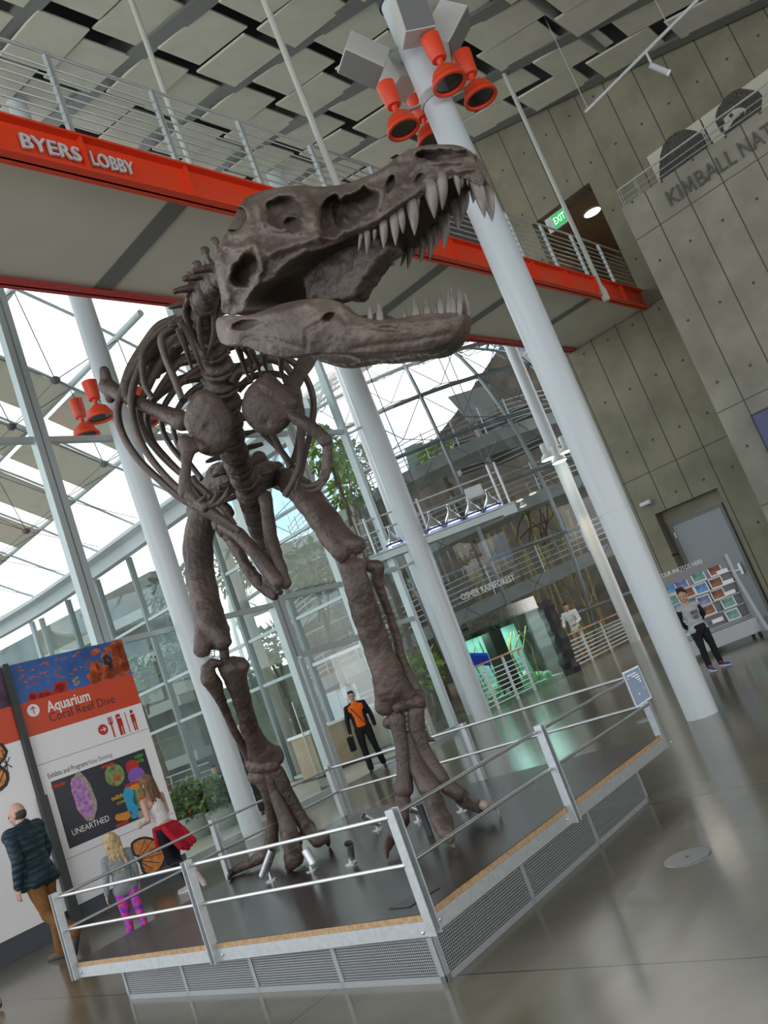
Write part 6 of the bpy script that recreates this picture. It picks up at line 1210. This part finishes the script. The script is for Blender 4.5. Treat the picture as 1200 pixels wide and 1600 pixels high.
# tall girl
g = fl(290, 1396); Hh = upat(238, 1212, g)[2]*1.01; t = person('girl with long brown hair, white vest and red jacket tied round her waist', g)
F_ = Fig(g, (-.90, .43), Hh, {'Rkn': (.09, .05, .50), 'Ran': (.09, -.02, .085), 'Rtoe': (.10, .17, .03), 'Lkn': (-.10, .0, .50), 'Lan': (-.12, -.42, .30), 'Ltoe': (-.12, -.50, .12), 'Lel': (-.23, .04, 1.16), 'Lwr': (-.15, .28, 1.12), 'Rel': (.22, .10, 1.17), 'Rwr': (.16, .28, .98)}, .05, -.05, (0, .10), .95, None, 1.10)
F_.body(t, M['skin_light']); F_.hair(t, HAIR['brown'], 'long')
F_.garment(t, 'vest_top', cloth('white_vest', (.72, .70, .72), 14, .06), lambda mb: (F_.ell(mb, F_.pel*.4+F_.J['neck']*.6, (.135, .095, .21)), F_.ell(mb, F_.pel*.75+F_.J['neck']*.25, (.13, .095, .2)), F_.cap(mb, F_.J['neck']+np.array([-.08, -.02, -.09]), F_.J['neck']+np.array([-.09, -.01, -.01]), .03, .02), F_.cap(mb, F_.J['neck']+np.array([.08, -.02, -.09]), F_.J['neck']+np.array([.09, -.01, -.01]), .03, .02)), .010, .01)
F_.garment(t, 'tied_jacket', cloth('red_jacket', (.42, .012, .03), 12, .2), lambda mb: ([F_.cap(mb, F_.pel+np.array([.15*math.cos(a), .11*math.sin(a), .06]), F_.pel+np.array([.15*math.cos(a+.6), .11*math.sin(a+.6), .06]), .034, .034) for a in np.arange(0, 6.3, .6)], [F_.cap(mb, F_.pel+np.array([x, -.10, .03]), F_.pel+np.array([x*1.2, -.30-.06*abs(x), -.34+.5*abs(x)]), .05, .042) for x in (-.12, -.06, 0, .06, .12)], F_.cap(mb, F_.pel+np.array([-.10, .12, .05]), F_.pel+np.array([-.15, .10, -.22]), .04, .035)), .010, .02)
F_.garment(t, 'leggings', cloth('black_leggings', (.012, .013, .020)), lambda mb: ([F_.leg(mb, sd, .005, .9) for sd in 'RL'], F_.ell(mb, F_.pel+np.array([0, 0, -.02]), (.15, .11, .11))), .010, .006); F_.shoes(t, cloth('pale_trainer', (.62, .52, .52)), M['white'])
# small girl
g = fl(222, 1476); Hh = upat(178, 1300, g)[2]*.97; t = person('small blonde girl in grey top and bright purple leggings', g)
F_ = Fig(g, (-.55, .83), Hh, {'Lel': (-.25, -.02, 1.16), 'Lwr': (-.30, .02, .92), 'Rel': (.23, .02, 1.16), 'Rwr': (.24, .10, .92), 'Lkn': (-.10, .06, .50), 'Lan': (-.10, .0, .085), 'Rkn': (.10, -.03, .50), 'Ran': (.10, -.16, .12), 'Rtoe': (.11, .02, .03)}, .0, 0, (0, .02), 1.12, None, 1.28)
F_.body(t, M['skin_light']); F_.hair(t, HAIR['blonde'], 'longer')
F_.garment(t, 'top', cloth('grey_top', (.24, .26, .28), 20, .12), lambda mb: (F_.torso(mb, .016, .03), [F_.arm(mb, sd, .014, .95) for sd in 'RL']), .010, .012)
ml = mat('purple_leggings', (.35, .05, .5), .6); n_ = N(ml); n_.base(n_.ramp(n_.noise(24, 2), (.42, (.10, .05, .45)), (.5, (.50, .04, .55)), (.58, (.75, .04, .20))))
F_.garment(t, 'leggings', ml, lambda mb: ([F_.leg(mb, sd, .010, .97) for sd in 'RL'], F_.ell(mb, F_.pel+np.array([0, 0, -.02]), (.155, .11, .11))), .010, .006); F_.shoes(t, cloth('small_trainer', (.5, .4, .45)), M['white'])
# person leaving the picture, only a foot in view
g = fl(4, 1574); g = g-np.array([.03, 0, 0]); t = person('person almost outside the picture, one sandalled foot under a black trouser leg', g)
F_ = Fig(g, (-.95, -.2), 1.62, {'Lkn': (-.10, .10, .50), 'Lan': (-.10, -.0, .10), 'Ltoe': (-.10, .16, .03), 'Rkn': (.10, .25, .52), 'Ran': (.10, .36, .09), 'Rtoe': (.11, .54, .03)})
F_.body(t, M['skin_light']); F_.hair(t, HAIR['brown'], 'short'); F_.garment(t, 'top', cloth('dark_top', (.03, .03, .04)), lambda mb: (F_.torso(mb, .016, .03), [F_.arm(mb, sd, .014, .95) for sd in 'RL'])); F_.garment(t, 'trousers', cloth('navy_leggings', (.012, .015, .03)), lambda mb: ([F_.leg(mb, sd, .008, .85) for sd in 'RL'], F_.ell(mb, F_.pel+np.array([0, 0, -.02]), (.155, .11, .11)))); F_.shoes(t, cloth('tan_sandal', (.42, .28, .20)), M['dark'])
# man on the phone behind the column
g = fl(420, 1268); t = person('man in dark navy jacket on the phone, half hidden by column and shin bone', g); Hh = 1.76
F_ = Fig(g, (.25, -.97), Hh, {'Rel': (.30, .05, 1.20), 'Rwr': (.13, .12, 1.50), 'Lel': (-.26, -.02, 1.15), 'Lwr': (-.24, .08, .90)}, -.1, -.15, (.02, .02))
F_.body(t, M['skin_light'], True, (1., .5)); F_.hair(t, HAIR['grey'], 'bald')
F_.garment(t, 'shirt', cloth('pale_shirt', (.62, .65, .72), 12, .05), lambda mb: (F_.torso(mb, .005), F_.cap(mb, F_.J['neck']+np.array([-.03, .02, .0]), F_.J['neck']+np.array([.03, .02, .0]), .05, .05)))
jn = cloth('navy_jacket', (.012, .016, .035)); F_.garment(t, 'jacket', jn, jacket); F_.garment(t, 'trousers', cloth('dark_trousers', (.014, .014, .018)), lambda mb: ([F_.leg(mb, sd, .014, .97, .018) for sd in 'RL'], F_.ell(mb, F_.pel+np.array([0, 0, -.02]), (.155, .108, .10)))); F_.shoes(t, M['black'])
ph = tag(MB().cbox(F_.w((.10, .11, 1.55)), F_.r, F_.f, ZV, .012, .07, .14).build('mobile_phone', M['black'], None, bevel=.004), 'black mobile phone held to the ear of the man in navy', 'phone')
# boy
g = fl(1119, 1045); Hh = upat(1070, 926, g)[2]; t = person('young boy in grey printed top and black trousers before the photo rack', g)
F_ = Fig(g, (.12, -.99), Hh*1.02, {'Rel': (.28, -.10, 1.17), 'Rwr': (.16, -.17, .98), 'Lel': (-.28, -.10, 1.17), 'Lwr': (-.16, -.17, .98), 'Rkn': (.11, .02, .50), 'Lkn': (-.13, .02, .50), 'Lan': (-.17, -.03, .085), 'Ltoe': (-.24, .13, .03)}, -.55, .02, (.03, 0), 1.22, None, 1.32)
F_.body(t, M['skin']); F_.hair(t, HAIR['black'], 'spiky')
F_.garment(t, 'top', cloth('grey_marl', (.42, .43, .44), 20, .08), lambda mb: (F_.torso(mb, .018, .04), F_.cap(mb, F_.J['neck']+np.array([-.02, 0, -.01]), F_.J['neck']+np.array([.02, 0, 0]), .062, .058)), .010, .008)
F_.garment(t, 'sleeves', cloth('navy_sleeve', (.018, .020, .032)), lambda mb: [F_.arm(mb, sd, .018, .98) for sd in 'RL'], .010, .008) 
F_.garment(t, 'trousers', cloth('black_joggers', (.014, .015, .019)), lambda mb: ([F_.leg(mb, sd, .018, .95, .01) for sd in 'RL'], F_.ell(mb, F_.pel+np.array([0, 0, -.03]), (.205, .160, .17))), .010, .01); F_.shoes(t, cloth('blue_trainer', (.06, .11, .28)), M['white'])
for s_ in 'RL': b = MB(); F_.cap(b, F_.J[s_+'an']+np.array([-.03, .04, .02]), F_.J[s_+'an']+np.array([.03, .05, .02]), .022, .022, 8); b.build('shoe_tongue', M['orange_print'], t, 'all')
for s_, z, hgt in (('BOLD', 1.235, .075), ('KID', 1.13, .075)): lettering(s_, F_.w((.085 if len(s_) == 4 else .06, .155, z)), -F_.r*-1 if False else -F_.r, ZV, hgt*F_.k, M['ink'], t, .002, 'printed_word', (.17 if len(s_) == 4 else .12)*F_.k, False, .03)
# man at the far railing
g = ground(912, 1012, 25.6); t = person('man in white shirt leaning behind the wooden handrail by the rock pillar', g); Hh = upat(886, 941, g)[2]
F_ = Fig(g, (-.5, -.85), Hh, {'Rel': (.26, .10, 1.16), 'Rwr': (.20, .30, 1.08), 'Lel': (-.26, .10, 1.16), 'Lwr': (-.20, .30, 1.08)}, .2, -.1, (0, .05))
F_.body(t, M['skin']); F_.hair(t, HAIR['black'], 'short'); F_.garment(t, 'shirt', cloth('white_shirt', (.62, .64, .68), 12, .06), lambda mb: (F_.torso(mb, .014, .03), [F_.arm(mb, sd, .014, .95) for sd in 'RL']), .014); F_.garment(t, 'trousers', cloth('khaki_trousers', (.34, .27, .16)), lambda mb: ([F_.leg(mb, sd, .014, .97, .01) for sd in 'RL'], F_.ell(mb, F_.pel+np.array([0, 0, -.02]), (.155, .108, .10))), .014); F_.shoes(t, M['dark'])
# two seated people behind the shrubs
SEAT = {'Rkn': (.12, .40, .42), 'Lkn': (-.12, .40, .42), 'Ran': (.11, .46, .085), 'Lan': (-.11, .46, .085), 'Rtoe': (.12, .64, .03), 'Ltoe': (-.12, .64, .03), 'Rwr': (.12, .34, .50), 'Lwr': (-.12, .34, .50), 'Rel': (.26, .14, .50), 'Lel': (-.26, .14, .50)}
for (px, py, face, lab, hair, top, sk) in ((331, 1200, (.5, -.85), 'person in blue hooded jacket sitting bent forward behind the shrubs', 'black', (.03, .05, .16), 'skin'), (262, 1218, (-.2, -.98), 'dark-haired person in dull red top sitting beyond the shrubs', 'black', (.20, .03, .04), 'skin')):
    hd = onplane(px, py, (0, 0, .98), ZV); g = np.array([hd[0], hd[1], 0]); t = person(lab, g)
    F_ = Fig(g, face, 1.7, SEAT, .0, -.25, (0, .12), 1., (0, 0, .28)); F_.body(t, M[sk]); F_.hair(t, HAIR[hair], 'short')
    tm = cloth('seated_top', top); F_.garment(t, 'top', tm, lambda mb: (F_.torso(mb, .02, .0), [F_.arm(mb, sd, .018, .95) for sd in 'RL']), .014); F_.garment(t, 'trousers', cloth('seated_trousers', (.03, .03, .04)), lambda mb: [F_.leg(mb, sd, .012, .97, .01) for sd in 'RL'], .014); F_.shoes(t, M['dark'])
    bn_ = thing('bench', 'low bench under the person in %s' % ('the blue hooded jacket' if px > 300 else 'the dull red top'), 'bench', g, 'benches in the court'); MB().cbox(g+ZV*.14, F_.r, F_.f, ZV, 1.0, .36, .05).build('seat', M['pale_wood'], bn_)
    for s in (-.4, .4): MB().cbox(g+F_.r*s+ZV*.057, F_.r, F_.f, ZV, .06, .30, .114).build('leg', M['dark'], bn_)
RA, RB = fl(282, 1262)+CV*2.5, fl(345, 1240)+CV*2.5; railing('barrier_railing', 'low white barred railing in the court behind the seated people', None, [RA-(RB-RA), RB+(RB-RA)], 1.05, 5, [RA-(RB-RA)*.6, RA, RB, RB+(RB-RA)*.6], M['rail_white'])
